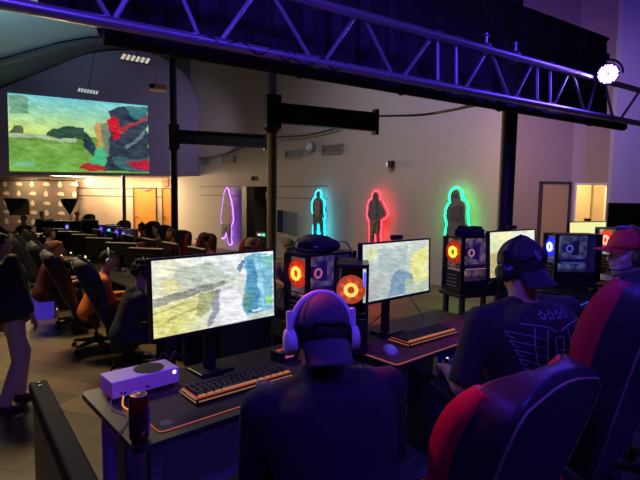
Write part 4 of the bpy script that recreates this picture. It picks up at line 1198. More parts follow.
# mouse mat with glowing edge
def matpad(label, s0, s1, t0, t1, ecol, es, z=.7505, cloth=('mat_cloth', (.025, .012, .02))):
    t = thing('mouse_mat', label, 'mouse mat', W(s0, t0, z), TH)
    L, Wd = s1 - s0, t1 - t0; r_ = .02; pts_ = []
    for cx, cy, a0 in ((L - r_, Wd - r_, 0), (r_, Wd - r_, 90), (r_, r_, 180), (L - r_, r_, 270)):
        for k in range(4): a = R(a0 + 30 * k); pts_.append((cx + math.cos(a) * r_, cy + math.sin(a) * r_))
    MB().slab(pts_, 0, .003).build('cloth', mat(cloth[0], cloth[1], .75, var=.2, scale=80), t)
    MB().tube([(x, y, .003) for x, y in pts_[7:16]], .0022, 6).build('glowing_edge', emat('mat_edge_%.2f' % ecol[1], ecol, es), t)
    MB().tube([(x, y, .003) for x, y in pts_[:8]], .0016, 6).build('stitched_edge', mat('stitch_dark_red', (.16, .04, .04), .6), t)
    return t, L, Wd
t, L_, W_ = matpad('black mouse mat with orange glowing edge under the nearest keyboard', .10, 1.08, .048, .342, (1, .20, .13), .34)
MB().cyl((.045, .055, .003), (.045, .055, .0036), .022, n=24).build('printed_oval', mat('mat_print', (.06, .05, .09), .6), t)
keyboard('black keyboard with orange-red glow in front of the nearest monitor', .52, .225, TH - R(1), L=.46, z=.754)
# dark wrist bar / controller by the keyboard
t = thing('wrist_rest', 'small flat black device with a pale outline right of the nearest keyboard front', 'wrist rest', W(.64, .118, .7545), TH)
MB().box((0, 0, .008), (.13, .05, .014)).build('body', BLK, t, bevel=.006)
MB().tube([(-.055, -.017, .0155), (.055, -.017, .0155), (.055, .017, .0155), (-.055, .017, .0155)], .0012, 5, closed=True).build('outline', mat('pale_outline', (.25, .2, .2), .5), t)
# console
p = W(.065, .40, .754)
t = thing('game_console', 'white flat games console lying at the left end of the nearest desk', 'games console', p, TH + R(1))
CW, CD, CH = .275, .135, .066
WCON = mat('console_white', (.74, .73, .74), .42)
MB().box((CW / 2, CD / 2, CH / 2 + .004), (CW, CD, CH)).build('shell', WCON, t, bevel=.004)
MB().cyl((CW * .63, CD / 2, CH + .0035), (CW * .63, CD / 2, CH + .0062), .0605, n=44).build('round_vent', mat('console_vent', (.012, .012, .012), .6), t, auto=True)
vm = MB()
for k in range(-6, 7):
    for j in range(-6, 7):
        x, y = k * .0088, j * .0088
        if x * x + y * y < .056 ** 2: vm.cyl((CW * .63 + x, CD / 2 + y, CH + .006), (CW * .63 + x, CD / 2 + y, CH + .0068), .0028, n=6)
vm.build('vent_holes', mat('hole_black', (.003, .003, .003), .9), t)
MB().box((CW / 2, CD / 2, .002), (CW - .03, CD - .02, .004)).build('foot', BLKM, t)
MB().cyl((CW - .022, -.001, CH - .012), (CW - .022, .002, CH - .012), .0075, n=20).build('power_button', emat('button_white', (.95, .93, 1), 2.2), t)
MB().box((CW * .5, -.0005, .022), (.016, .002, .006)).box((CW * .18, -.0005, .02), (.008, .002, .008)).cyl((.035, -.001, .022), (.035, .002, .022), .004).build('port', BLKG, t)
# can
p = W(.033, .052, .7515)
CANR = mat('can_red', (.22, .01, .012), .3, .6); 
t = thing('drink_can', 'tall dark red drink can at the near corner of the desk', 'can', p, R(20))
cb = MB(); prf = [(.0, .022), (.004, .026), (.012, .031), (.136, .031), (.146, .027), (.150, .0265), (.151, .0245)]
cb.loft([[Vector((math.cos(a) * r_, math.sin(a) * r_, z_)) for a in [R(15 * k) for k in range(24)]] for z_, r_ in prf]); cb.build('body', CANR, t, auto=True)
MB().cyl((0, 0, .147), (0, 0, .1495), .0245, n=24).tube([(math.cos(a) * .0255, math.sin(a) * .0255, .151) for a in [R(15 * k) for k in range(24)]], .0014, 6, closed=True).build('lid', ALU, t, auto=True)
MB().box((0, .006, .1515), (.012, .02, .0012)).build('pull_tab', ALU, t)
MB().box((.0, -.0305, .07), (.03, .003, .06)).build('label_patch', mat('can_dark_print', (.05, .01, .02), .35, .4), t)
MB().box((.0285, -.013, .07), (.003, .016, .09), rot=Euler((0, 0, -.42)).to_matrix()).build('label_text', mat('can_blue_print', (.08, .07, .3), .35, .3), t)
# small charging cable glowing orange near console
cable([W(.06, .385, .775), W(.04, .34, .757), W(.05, .29, .757), W(.06, .25, .756), W(.05, .2, .756), W(.02, .16, .756), W(-.006, .13, .752), W(-.018, .12, .70), W(-.02, .11, .62), W(.0, .10, .5)], .0022, mat('cable_tan', (.3, .2, .14), .5), 'thin pale cable running from the white console over the desk edge')
cable([W(.10, .38, .77), W(.08, .33, .756), W(.085, .27, .756)], .003, emat('orange_lead', (1, .38, .06), .9), 'short bright orange lit lead in front of the white console')
# small red-lit box behind the keyboard
p = W(.86, .365, .752)
t = thing('speaker_box', 'small box with red-lit top behind the right end of the nearest keyboard', 'box', p, TH)
MB().box((0, 0, .025), (.10, .09, .05)).build('housing', BLK, t, bevel=.004)
rm_ = MB()
for k in range(3): rm_.cyl((-.03 + .03 * k, .0, .05), (-.03 + .03 * k, 0, .054), .012, n=14)
rm_.build('lit_top', mat('red_glow_top', (.3, .03, .02), .5, emit=(1, .1, .06), es=.4), t)
MB().box((.0, -.046, .03), (.05, .002, .016)).build('lit_front', mat('pink_glow_front', (.3, .03, .1), .5, emit=(1, .15, .4), es=.4), t)
# cables behind / beneath the first desk
for i, (pts_, lb) in enumerate((
    ([W(.40, .56, .76), W(.44, .62, .72), W(.55, .66, .55), W(.62, .62, .45), W(.7, .56, .6)], 'black cable drooping behind the nearest desk, left loop'),
    ([W(.62, .50, .9), W(.68, .55, .84), W(.74, .58, .74), W(.72, .62, .6), W(.8, .6, .4)], 'black cable dropping from the nearest monitor'),
    ([W(.42, .50, .92), W(.38, .54, .86), W(.35, .58, .76), W(.33, .62, .6)], 'black cable left of the nearest monitor foot'),
    ([W(.30, .62, .84), W(.33, .60, .80), W(.36, .61, .83), W(.39, .60, .79), W(.42, .61, .82), W(.46, .6, .77)], 'pale coiled cable behind the nearest desk beside the console'),
    ([W(.66, .3, .70), W(.68, .25, .5), W(.73, .3, .36), W(.8, .4, .3)], 'black cable hanging beneath the nearest desk'),
    ([W(.78, .3, .70), W(.84, .26, .42), W(.9, .3, .3), W(1.0, .4, .42)], 'black cable looping beneath the nearest desk, right loop'),
    ([W(.9, .57, .76), W(1.0, .62, .9), W(1.1, .7, 1.02), W(1.18, .8, .95)], 'black cable rising from the nearest desk to the computers'),
)): cable(pts_, .0035, PLUG if i == 3 else CABM, lb)
# ---- player one
def to_local(o, v):
    c_, s_ = math.cos(-o[2]), math.sin(-o[2]); x, y = v.x - o[0], v.y - o[1]
    return (c_ * x - s_ * y, s_ * x + c_ * y, v.z)
HS_W = mat('headset_lilac_white', (.72, .70, .78), .45)
NAVY = mat('navy_black_cotton', (.014, .014, .024), .85, var=.2, scale=30, bump=.2)
DKJ = mat('dark_denim', (.012, .013, .02), .8, var=.3, scale=40)
o1 = (.095, 1.29, R(17))
p1, g1 = human('person', 'person in black shirt with backward cap and white headset, back to us', (o1[0], o1[1], 0), o1[2], seat=.44, lean=20, headyaw=-1, headpitch=8, nk=.07, elbow=.12, collar=True, hsc=.94, side=-4,
    hands=[(-.17, .43, .79), (.20, .43, .79)], skin=SKIN2, shirt=NAVY, trousers=DKJ, hairm=mat('dark_hair', (.02, .012, .01), .7), hair='short',
    capm=mat('charcoal_cap', (.07, .06, .09), .75, var=.25, scale=25), cap_back=True, headset=(HS_W, .043, .0105), vox=.008, bulk=1.12, sleeve=.95)
# cap emblem and strap
hc, HM = g1['hc'], g1['HM']
def on(parent, nm, m, build, lab=None): return build.build(nm, m, parent, smooth=True)
gaming_chair('black and red gaming chair with tan piping nearest to us, at the lower right', (.40, 1.67, 0), R(37), seat=.33, recline=17, backh=.75)
t = thing('stool', 'low round black stool beneath the person with the white headset', 'stool', (.085, 1.27, 0))
MB().cyl((0, 0, .355), (0, 0, .42), .17, n=24).build('seat', LEA, t, bevel=.01)
MB().cyl((0, 0, .03), (0, 0, .355), .025, n=12).build('pole', BLK, t)
MB().cyl((0, 0, 0), (0, 0, .03), .2, n=24).build('base', BLK, t)
# ---- player two
SH2 = mat('black_shirt', (.016, .015, .018), .8, var=.2, scale=30, bump=.2)
o2 = (.91, 1.93, R(17))
p2, g2 = human('person', 'person with printed wings and stars on the back of a black shirt', (o2[0], o2[1], 0), o2[2], seat=.545, lean=10, headyaw=8, headpitch=4, nk=.06, side=-3, hsc=.95, elbow=.35,
    hands=[to_local(o2, Vector((.60, 2.17, .75))), to_local(o2, Vector((.70, 2.27, .76)))], skin=SKIN, shirt=SH2, trousers=DKJ, hairm=mat('dark_hair', (.02, .012, .01), .7), hair='short',
    capm=mat('black_cap', (.014, .012, .022), .7, var=.2, scale=25), cap_back=True, headset=(BLK, .043, .009), vox=.008, sleeve=.95, bulk=1.2)
gaming_chair('black and red gaming chair with tan piping behind the person in the wing-print shirt', (.97, 2.02, 0), R(40), seat=.47, recline=14, backh=.86)
# printed back: wings, stars
shirt = [c_ for c_ in p2.children if c_.name.startswith('shirt')][0]
bvh = BVHTree.FromPolygons([v.co for v in shirt.data.vertices], [list(p.vertices) for p in shirt.data.polygons])
def back_pt(x, z):
    # x to the wearer's right, z height, shot from behind
    h = bvh.ray_cast(Vector((x, -1, z)), Vector((0, 1, 0)))
    return (h[0] + h[1] * .0015) if h[0] else None
def back_line(mb, pts_, r_=.0022, k=6):
    pp_ = [q for q in (back_pt(q_.x, q_.y) for q_ in spline([(a, b, 0) for a, b in pts_], k)) if q]
    if len(pp_) > 1: mb.tube(pp_, r_, 5)
wm = MB(); zt_ = 1.06
for sx in (-1, 1):
    back_line(wm, [(sx * .01, zt_ - .03), (sx * .05, zt_ - .012), (sx * .09, zt_ - .005), (sx * .15, zt_ + .0)], k=5)
    back_line(wm, [(sx * .05, zt_ - .02), (sx * .058, zt_ - .10), (sx * .05, zt_ - .22), (sx * .03, zt_ - .30)])
    back_line(wm, [(sx * .10, zt_ - .01), (sx * .105, zt_ - .09), (sx * .085, zt_ - .2), (sx * .05, zt_ - .30)])
    for k in range(8):
        z0 = zt_ - .035 - k * .034; w0 = .20 - k * .014
        back_line(wm, [(sx * .055, z0 - .03), (sx * .10, z0 - .012), (sx * w0, z0 + .004)], .0016)
        back_line(wm, [(sx * w0, z0 + .004), (sx * (w0 - .012), z0 - .014), (sx * (w0 - .03), z0 - .02)], .0016)
back_line(wm, [(-.02, zt_ - .05), (-.02, zt_ - .25)]); back_line(wm, [(.02, zt_ - .05), (.02, zt_ - .25)])
for z_ in (.05, .1, .17, .25): back_line(wm, [(-.02, zt_ - z_), (0, zt_ - z_), (.02, zt_ - z_)])
PRN = mat('grey_lilac_print', (.30, .27, .36), .6)
wm.build('shirt_print', PRN, p2)
st = MB()
for k, cx in enumerate((-.055, -.018, .02, .057)):
    st_p = []
    for j in range(11):
        r_ = .016 if j % 2 == 0 else .008; a = R(90 + 36 * j); st_p.append((cx + math.cos(a) * r_, zt_ + .028 + math.sin(a) * r_))
    for a_, b_ in zip(st_p, st_p[1:]): back_line(st, [a_, b_], .0016, 2)
st.build('star_print', PRN, p2)
# shield badge on the cap, on the wearer's rear-right side
hc, HM = g2['hc'], g2['HM']
def badge_pt(az, el, g=.003):
    d_ = Vector((math.cos(el) * math.sin(az) * (.090 + g), math.cos(el) * math.cos(az) * (.113 + g), math.sin(el) * (.105 + g)))
    return hc + HM @ (d_ + Vector((0, -.003, .036)))
sb = MB(); bm = sb.bm
sh_pts = [(-.16, .62), (0, .56), (.16, .62), (.19, .42), (.13, .22), (0, .08), (-.13, .22), (-.19, .42)]
az0 = R(190)
cen = bm.verts.new(badge_pt(az0, .38, .006)); vs_ = [bm.verts.new(badge_pt(az0 + a, e_ * .85)) for a, e_ in sh_pts]
for i in range(8): bm.faces.new((cen, vs_[i], vs_[(i + 1) % 8]))
sb.build('shield_badge', mat('badge_grey', (.28, .27, .38), .5), p2)
lm = MB()
lm.tube([badge_pt(az0 + a * .8, .32 + (e_ - .38) * .7, .008) for a, e_ in sh_pts], .0016, 5, closed=True)
for a, b in (((-.1, .25), (.1, .5)), ((.1, .25), (-.1, .5))): lm.tube([badge_pt(az0 + a[0], a[1] * .9, .008), badge_pt(az0, .35, .009), badge_pt(az0 + b[0], b[1] * .9, .008)], .0016, 5)
lm.build('badge_lines', BLKM, p2)
# shirt collar band light
cb = MB(); sp_ = g2['sp']; xr, fwd = g2['xr'], g2['fw']
cb.tube([sp_(.462 + .01 * math.sin(a)) + xr * math.cos(a) * .078 + fwd * (math.sin(a) * .07 - .006) for a in [R(18 * k) for k in range(20)]], .005, 6, closed=True); cb.build('collar', mat('collar_grey', (.3, .27, .36), .7), p2)
# controller in his hands
t = thing('game_controller', 'dark game controller held in the hands of the wing-print player', 'controller', (.63, 2.25, .735), R(46))
MB().sph((0, 0, .02), (.05, .035, .018)).sph((-.05, -.02, .015), (.024, .035, .02)).sph((.05, -.02, .015), (.024, .035, .02)).build('body', GREYP, t, smooth=True)
MB().cyl((-.03, .0, .03), (-.03, .0, .048), .009).cyl((.025, -.018, .03), (.025, -.018, .048), .009).build('thumbstick', BLK, t, auto=True)
MB().sph((0, .012, .04), .005).build('lit_button', emat('button_white', (.95, .93, 1), 2.2), t)
# ---- player three
MARO = mat('plum_hoodie', (.10, .05, .11), .85, var=.2, scale=20)
p3, g3 = human('person', 'person with grey beard, red cap and big dark headset at the right edge', (1.67, 2.46, 0), R(78), seat=.50, lean=5, headyaw=10, headpitch=0, skin=mat('skin_pale', (.62, .42, .33), .6),
    shirt=MARO, trousers=DKJ, hairm=mat('grey_hair', (.22, .19, .17), .8), capm=mat('red_cap', (.50, .02, .035), .7, var=.15, scale=25), headset=(mat('black_headset_cloth', (.02, .014, .02), .6), .046, .009), vox=.009, sleeve=1.9, hood=True,
    hands=[(-.12, .42, .80), (.14, .40, .80)])
hc, HM = g3['hc'], g3['HM']
bd_ = MB(); bd_.sph(hc + HM @ Vector((0, .045, -.075)), (.052, .045, .045), HM); bd_.sph(hc + HM @ Vector((0, .02, -.06)), (.062, .05, .04), HM)
addmesh('beard', remesh(bd_, .008, 2, 'beard'), mat('grey_beard', (.32, .28, .25), .9, var=.3, scale=90), p3)
cp = MB(); cp.sph(hc + HM @ Vector((.02, .02, .135)), (.04, .05, .012), HM); cp.build('cap_badge', mat('cap_blue', (.03, .03, .22), .6), p3, smooth=True)
gaming_chair('black gaming chair of the red-capped person at the right edge', (1.86, 2.44, 0), R(70), seat=.47, recline=12, backh=.84)
# ---- second station
D2 = desk('black gaming desk with orange-lit front edge, between the first two players', 1.21, 2.36, -.05, .525)
t, L_, W_ = matpad('red-lit dark mouse mat with orange glowing edge on the second desk', 1.222, 2.345, -.04, .26, (1, .22, .14), .42, cloth=('mat_cloth_red_lit', (.16, .012, .03)))  # red keyboard light is put into the cloth colour
v_ = P(430, 264, Y=2.93) - P(361, 270, Y=2.52); c_ = (P(430, 264, Y=2.93) + P(361, 270, Y=2.52)) / 2
monitor('lit monitor with pale grey and yellow game picture, behind the white headset', (c_.x, c_.y), math.atan2(v_.y, v_.x), w=.61, h=.335, zb=.965, fn=paint2, tilt=2, webcam=True, base=.752)
keyboard('black keyboard with orange-red glow on the second desk', 1.70, .15, TH - R(2), L=.44, z=.754)
t = thing('computer_mouse', 'pale mouse lit blue-violet left of the keyboard on the second desk', 'computer mouse', W(1.34, .10, .7545), TH + R(-30))
MB().sph((0, 0, .008), (.034, .06, .03)).build('shell', mat('mouse_pale', (.5, .5, .6), .4), t, smooth=True)
MB().box((0, .03, .032), (.004, .03, .012)).build('scroll_wheel', BLK, t)
t = thing('drinking_glass', 'clear glass of violet-lit drink at the left end of the second desk', 'glass', W(1.28, .30, .752), 0)
gl_ = MB(); gl_.loft([[Vector((math.cos(a) * r_, math.sin(a) * r_, z_)) for a in [R(15 * k) for k in range(24)]] for z_, r_ in ((0, .03), (.004, .033), (.12, .040), (.12, .037), (.008, .030))])
gl_.build('glass_body', mat('clear_glass', (.8, .8, 1), .05, trans=.9, alpha=.5), t, auto=True)
MB().cyl((0, 0, .009), (0, 0, .085), .0295, .034, n=20).build('drink', mat('violet_drink', (.12, .05, .3), .2), t, auto=True)
cable([W(1.30, .10, .76), W(1.27, .14, .757), W(1.30, .2, .757), W(1.4, .3, .757), W(1.6, .38, .757)], .002, CABM, 'mouse cable on the second desk')
for i, (pts_, lb) in enumerate((
    ([W(1.4, .3, .70), W(1.45, .25, .45), W(1.52, .3, .35), W(1.62, .35, .5), W(1.7, .3, .7)], 'black cable loop beneath the second desk'),
    ([W(1.52, .3, .70), W(1.53, .28, .5), W(1.56, .3, .3), W(1.6, .35, .12)], 'black cable hanging straight beneath the second desk'),
    ([W(1.75, .45, .9), W(1.7, .5, .8), W(1.6, .5, .756), W(1.45, .42, .756)], 'black cable behind the second keyboard'),
    ([W(2.1, .45, .755), W(2.15, .6, .85), W(2.22, .7, .92), W(2.3, .72, .86)], 'black cable between second monitor and the computer with orange fan'))): cable(pts_, .003, CABM, lb)
# folders & small things on a low rack under the second desk, right end
t = thing('low_rack', 'low black rack under the right end of the second desk', 'rack', W(1.99, .20, 0), TH)
rk = MB()
for z_ in (.38, .02): rk.box((0, 0, z_), (.34, .3, .02))
for xx in (-.165, .165): rk.box((xx, 0, .25), (.012, .3, .5))
rk.build('frame', STEEL, t)
for i, (dx, col, hh, lb) in enumerate(((-.11, (.02, .12, .4), .25, 'dark blue box file on the rack, leftmost'), (-.065, (.03, .2, .35), .25, 'teal blue box file on the rack, second'), (-.015, (.75, .75, .1), .26, 'yellow box file standing on the rack'), (.04, (.08, .15, .6), .25, 'bright blue box file right of the yellow one'))):
    q = thing('box_file', lb + ' under the second desk', 'box file', W(1.99 + dx, .12, .39), TH, 'box files on the low rack')
    MB().box((0, 0, hh / 2), (.038, .09, hh)).build('cover', mat('file_%d' % i, col, .5, emit=col, es=.0), q, bevel=.002)
    MB().box((0, -.046, hh * .7), (.026, .002, .05)).build('spine_label', mat('pale_paper', (.6, .6, .55), .7), q)
# ---- stations three and four
v_ = P(536, 240, Y=3.62) - P(489, 244, Y=3.25); c_ = (P(536, 240, Y=3.62) + P(489, 244, Y=3.25)) / 2
rz3 = math.atan2(v_.y, v_.x)
monitor('lit pale yellow-green monitor behind the wing-print player, before the maple door', (c_.x, c_.y), rz3, w=.60, h=.335, zb=.99, fn=paint3, webcam=True, base=.752, grid=(60, 34))
D3 = desk('black gaming desk behind the wing-print player', 2.42, 3.57, -.14, .36)
t, _, _ = matpad('black mouse mat with blue-lit edge on the third desk', 2.55, 3.5, -.09, .18, (.06, .1, 1), .9)
keyboard('dark keyboard with blue glow on the third desk', 2.95, .06, TH, glow=(.05, .08, 1), side=(.1, .2, 1), z=.754)
c4 = P(588, 238, Y=5.15)
monitor('lit pale yellow monitor nearest the lit doorway', (c4.x, c4.y), R(25), w=.60, h=.33, zb=.99, fn=paint4, webcam=True, base=.752, grid=(40, 24))
D4 = desk('black gaming desk at the far right beneath the blue-lit computer', 3.64, 4.79, -.12, .52)
# glowing edge of mat between p2 and p3 (blue)
# ---- computers on tables behind the row
def tower_at(label, px, Y, rzd, z, h, table=True, tl=None, **k):
    c = P(px, 250, Y=Y); rz = R(rzd); w = k.get('w', .21)
    loc = Vector((c.x, c.y, 0)) - Vector((math.cos(rz), math.sin(rz), 0)) * (w / 2)
    if table:
        dp = k.get('dpt', .42)
        ctr = loc + Vector((-math.sin(rz), math.cos(rz), 0)) * dp / 2
        tb = thing('side_table', tl, 'table', (ctr.x, ctr.y, 0), rz)
        MB().box((0, 0, z - .015), (w + .04, dp + .04, .03)).build('table_top', DESKM, tb, bevel=.004)
        for sx in (-1, 1):
            for sy in (-1, 1): MB().box((sx * (w / 2 - .02), sy * (dp / 2 - .03), (z - .03) / 2), (.035, .035, z - .03)).build('leg', STEEL, tb)
    return pc_tower(label, loc, rz, z + .002, h=h, **k), loc, rz
pa, la, ra = tower_at('black computer with round orange fan light, left of the white headset', 308, 2.85, -48, .75, .44, tl='black table behind the first desk, under the left orange-fan computer', glow=(1, .05, .012), ring=(1, .36, .05), gs=1.2, glow2=(1, .25, .3), inner=(.35, .22, .26), istr=.22, dpt=.42, w=.22)
pb2, lb2, rb2 = None, None, None
c = P(351, 290, Y=2.36)
pc_tower('black computer with dim orange and blue front, right behind the white headset', (c.x, c.y + .0, 0), R(-4), .754, w=.175, dpt=.29, h=.455, glow=(1, .14, .02), ring=(1, .32, .06), gs=1.0, inner=(.1, .05, .1), vents=False, strip=(.12, .1, 1))
pc2_, l2, r2 = tower_at('black computer with round yellow-orange fan light, beneath the green-lit figure', 463, 3.88, -65, .76, .47, tl='black table under the computer left of the wing-print player', glow=(.9, .06, .015), ring=(1, .5, .03), gs=.9, glow2=(1, .4, .3), inner=(.4, .25, .22), istr=.25, dpt=.48, w=.24)
pc3_, l3, r3 = tower_at('black computer glowing blue with a round blue fan, between the two right players', 556, 4.25, -88, .80, .44, tl='black table under the blue-glowing computer', glow=(.02, .03, 1), ring=(.4, .5, 1), gs=2.4, glow2=(.15, .25, 1), inner=(.14, .18, .34), istr=.3, dpt=.42, w=.22)
# red-lit computer far right behind the red cap
pc4_, l4, r4 = tower_at('black computer with red light and pale side behind the red cap', 616, 4.9, -80, .80, .46, tl='black table behind the red cap', glow=(1, .03, .02), ring=(1, .3, .2), gs=1.8, inner=(.5, .45, .35), istr=.4, dpt=.5, w=.3)
# green-yellow strip behind p2 chair: far keyboard glow
# backpack and cap lying on the left computer
t = thing('backpack', 'black backpack lying on top of the left orange-fan computer', 'backpack', (la.x + .12, la.y + .14, .75 + .442), R(-30))
bb = MB(); bb.sph((0, 0, .055), (.13, .09, .058)); bb.sph((.07, 0, .045), (.10, .08, .048)); bb.box((.0, -.01, .03), (.2, .13, .05))
addmesh('body', remesh(bb, .008, 3, 'body'), mat('black_nylon', (.012, .011, .014), .7, var=.2, scale=30, bump=.2), t)
MB().tube(spline([(-.1, -.05, .08), (-.12, -.09, .03), (-.05, -.1, .012), (.05, -.1, .015), (.1, -.06, .06)]), .01, 8, flat=.4).build('strap', BLKM, t, smooth=True)
MB().box((.045, -.083, .04), (.03, .004, .008)).build('tag', mat('white_tag', (.6, .6, .62), .5), t)
cable([Vector((la.x + .2, la.y + .14, 1.24)), Vector((la.x + .3, la.y + .1, 1.26)), Vector((la.x + .34, la.y + .06, 1.21)), Vector((la.x + .35, la.y + .0, 1.2))], .004, CABM, 'black cable curling off the backpack on the left computer')
# figure-stand: black box on top of the right orange computer
t = thing('black_case', 'black rounded case on top of the computer beneath the green-lit figure', 'case', (l2.x + .16, l2.y + .09, .76 + .462), R(-20))
MB().box((0, 0, .035), (.24, .16, .07)).build('body', BLKM, t, bevel=.02, seg=3); MB().box((0, 0, .08), (.2, .12, .02)).build('lid', BLKM, t, bevel=.008)
cable([Vector((l2.x + .28, l2.y + .1, 1.24)), Vector((l2.x + .40, l2.y + .1, 1.28)), Vector((l2.x + .52, l2.y + .15, 1.26)), Vector((l2.x + .6, l2.y + .1, 1.27))], .004, CABM, 'black cable running right from the case on the orange-fan computer')
# yellow tape strip on the platform floor
t = MB().box((0, 0, .004), (.30, .05, .004)).build('floor_tape', mat('yellow_tape', (.5, .42, .06), .6), None); put(t, P(238, 472, z=.0), R(20)); t.location.z = 0
tag(t, 'yellow tape strip on the platform floor under the nearest desk', 'tape')
# ================================================================== LIT WALL FIGURES
def outline(shape, w, h): return [(x * w, z * h) for x, z in shape]
cloak = [(.0, 1.0), (.05, .97), (.07, .92), (.12, .84), (.17, .76), (.21, .66), (.23, .56), (.25, .46), (.22, .40), (.17, .36), (.15, .28), (.16, .18), (.15, .09), (.20, .02), (.12, .0), (.07, .05), (.07, .15), (.04, .28), (.02, .36), (-.02, .36), (-.05, .26), (-.06, .17), (-.10, .13), (-.20, .10), (-.18, .14), (-.13, .18), (-.13, .28), (-.17, .36), (-.22, .42), (-.21, .52), (-.17, .62), (-.14, .74), (-.10, .86), (-.06, .95)]
hero = [(-.02, 1.0), (.04, .99), (.065, .95), (.06, .90), (.04, .87), (.10, .85), (.17, .82), (.19, .76), (.15, .68), (.15, .62), (.20, .56), (.22, .50), (.17, .51), (.13, .50), (.17, .42), (.19, .32), (.20, .20), (.22, .08), (.25, .02), (.16, .0), (.14, .08), (.11, .22), (.07, .34), (.02, .42), (-.04, .34), (-.06, .22), (-.08, .10), (-.05, .02), (-.16, .02), (-.17, .10), (-.16, .24), (-.15, .36), (-.14, .46), (-.13, .54), (-.18, .60), (-.22, .66), (-.21, .76), (-.17, .83), (-.10, .86), (-.05, .88), (-.075, .92), (-.07, .97)]
akimbo = [(-.03, 1.0), (.04, 1.0), (.09, .96), (.09, .90), (.05, .865), (.11, .85), (.18, .82), (.24, .74), (.32, .66), (.36, .60), (.31, .55), (.20, .50), (.13, .48), (.15, .40), (.14, .28), (.14, .14), (.15, .04), (.17, .0), (.07, .0), (.06, .10), (.03, .26), (.01, .40), (-.02, .40), (-.03, .24), (-.05, .08), (-.05, .0), (-.15, .0), (-.13, .06), (-.14, .2), (-.15, .34), (-.16, .46), (-.20, .48), (-.25, .54), (-.24, .64), (-.23, .74), (-.19, .82), (-.10, .85), (-.055, .87), (-.09, .91), (-.085, .96)]
bust = [(-.12, 1.0), (-.02, 1.02), (.07, .98), (.10, .90), (.09, .80), (.16, .80), (.26, .76), (.32, .68), (.31, .56), (.33, .44), (.38, .32), (.42, .2), (.42, .06), (.36, .0), (.22, .0), (.16, .08), (.10, .0), (-.3, .0), (-.36, .06), (-.34, .18), (-.28, .28), (-.33, .38), (-.38, .48), (-.36, .60), (-.28, .70), (-.20, .76), (-.24, .82), (-.23, .92), (-.18, .98)]
def figure(label, px, ytop, ybot, shape, wfac, col, es, tone, tones=(), side=None, grp=None, halo=1.0, extra=None):
    c = PW(px, ybot, .2); h = (PW(px, ytop, .2).z - c.z)
    t = thing('wall_figure', label, 'wall figure', c, WR)
    w = h * wfac
    pts_ = outline(shape, w, h)
    MB().prism(pts_, -.02, .01).build('cutout_panel', tone, t)
    for nm, poly, m_ in tones:
        MB().prism([(x * w, z * h) for x, z in poly], -.028, -.0195).build(nm, m_, t)
    n = len(pts_); cx = sum(p_[0] for p_ in pts_) / n; g = .055
    off = []
    A_ = sum(pts_[i][0] * pts_[(i + 1) % n][1] - pts_[(i + 1) % n][0] * pts_[i][1] for i in range(n))
    sg = 1 if A_ < 0 else -1
    for i in range(n):
        e_ = Vector(pts_[(i + 1) % n]) - Vector(pts_[i - 1]); e_.normalize()
        off.append((pts_[i][0] - sg * e_.y * g, pts_[i][1] + sg * e_.x * g))
    if side: segs_ = [off[side[0]:side[1]]]
    else: segs_ = [off]
    mb = MB()
    for sg_ in segs_: mb.tube([(x, .022, z) for x, z in sg_], .013 * halo, 8, closed=not side)
    mb.build('glowing_outline', emat('led_%.1f_%.1f_%.1f' % col, col, es), t, smooth=True)
    if side:
        mb = MB(); mb.tube([(x, .024, z) for x, z in off], .006, 6, closed=True); mb.build('dim_outline', emat('dim_%.1f_%.1f_%.1f' % col, col, es * .5), t, smooth=True)
    pp_ = MB()
    for zz in (.3, .7): pp_.cyl((0, .01, h * zz), (0, .2, h * zz), .02)
    pp_.build('wall_mount', BLKM, t)
    return t
FT = mat('cutout_taupe', (.4, .33, .32), .7, var=.4, scale=12)
FD = mat('cutout_charcoal', (.07, .07, .085), .6, var=.5, scale=10)
FG = mat('cutout_gunmetal', (.14, .13, .14), .5, var=.6, scale=10)
figure('tall grey cloaked cutout figure outlined in violet light on the wall', 226.5, 189, 243.5, cloak, .82, (.32, .08, 1), 9, FT, [('leg_tone', [(-.12, .36), (.14, .36), (.13, .1), (.09, .1), (.05, .3), (-.04, .3), (-.09, .15), (-.12, .16)], FD)])
figure('dark slim cutout figure outlined in cyan light on the wall', 317.5, 191.5, 243, hero, .76, (.0, .62, .85), 14, FD, [('torso_tone', [(-.1, .84), (.1, .83), (.12, .6), (.0, .5), (-.1, .6)], FG)])
figure('cutout figure with hand on hip and tan legs, outlined in red light', 374.5, 192.5, 243.5, akimbo, .78, (1, .015, .03), 14, FG, [('leg_tone', [(-.13, .46), (.13, .46), (.12, .12), (.08, .12), (.02, .40), (-.02, .40), (-.06, .12), (-.12, .12)], mat('cutout_tan', (.30, .19, .10), .7, var=.3, scale=10)), ('head_tone', [(-.05, .98), (.05, .98), (.07, .92), (.03, .88), (-.04, .88), (-.07, .92)], FD)])
figure('broad dark armoured cutout bust outlined in green light on the wall', 455.5, 190.5, 240, bust, .62, (.0, .85, .14), 14, FG, [('chest_tone', [(-.22, .66), (.2, .7), (.26, .5), (.1, .36), (-.2, .4)], FD), ('visor_tone', [(-.16, .92), (.03, .93), (.05, .86), (-.14, .85)], FD), ('arm_tone', [(.12, .6), (.28, .66), (.34, .3), (.26, .1), (.18, .3)], FD)], halo=1.3)
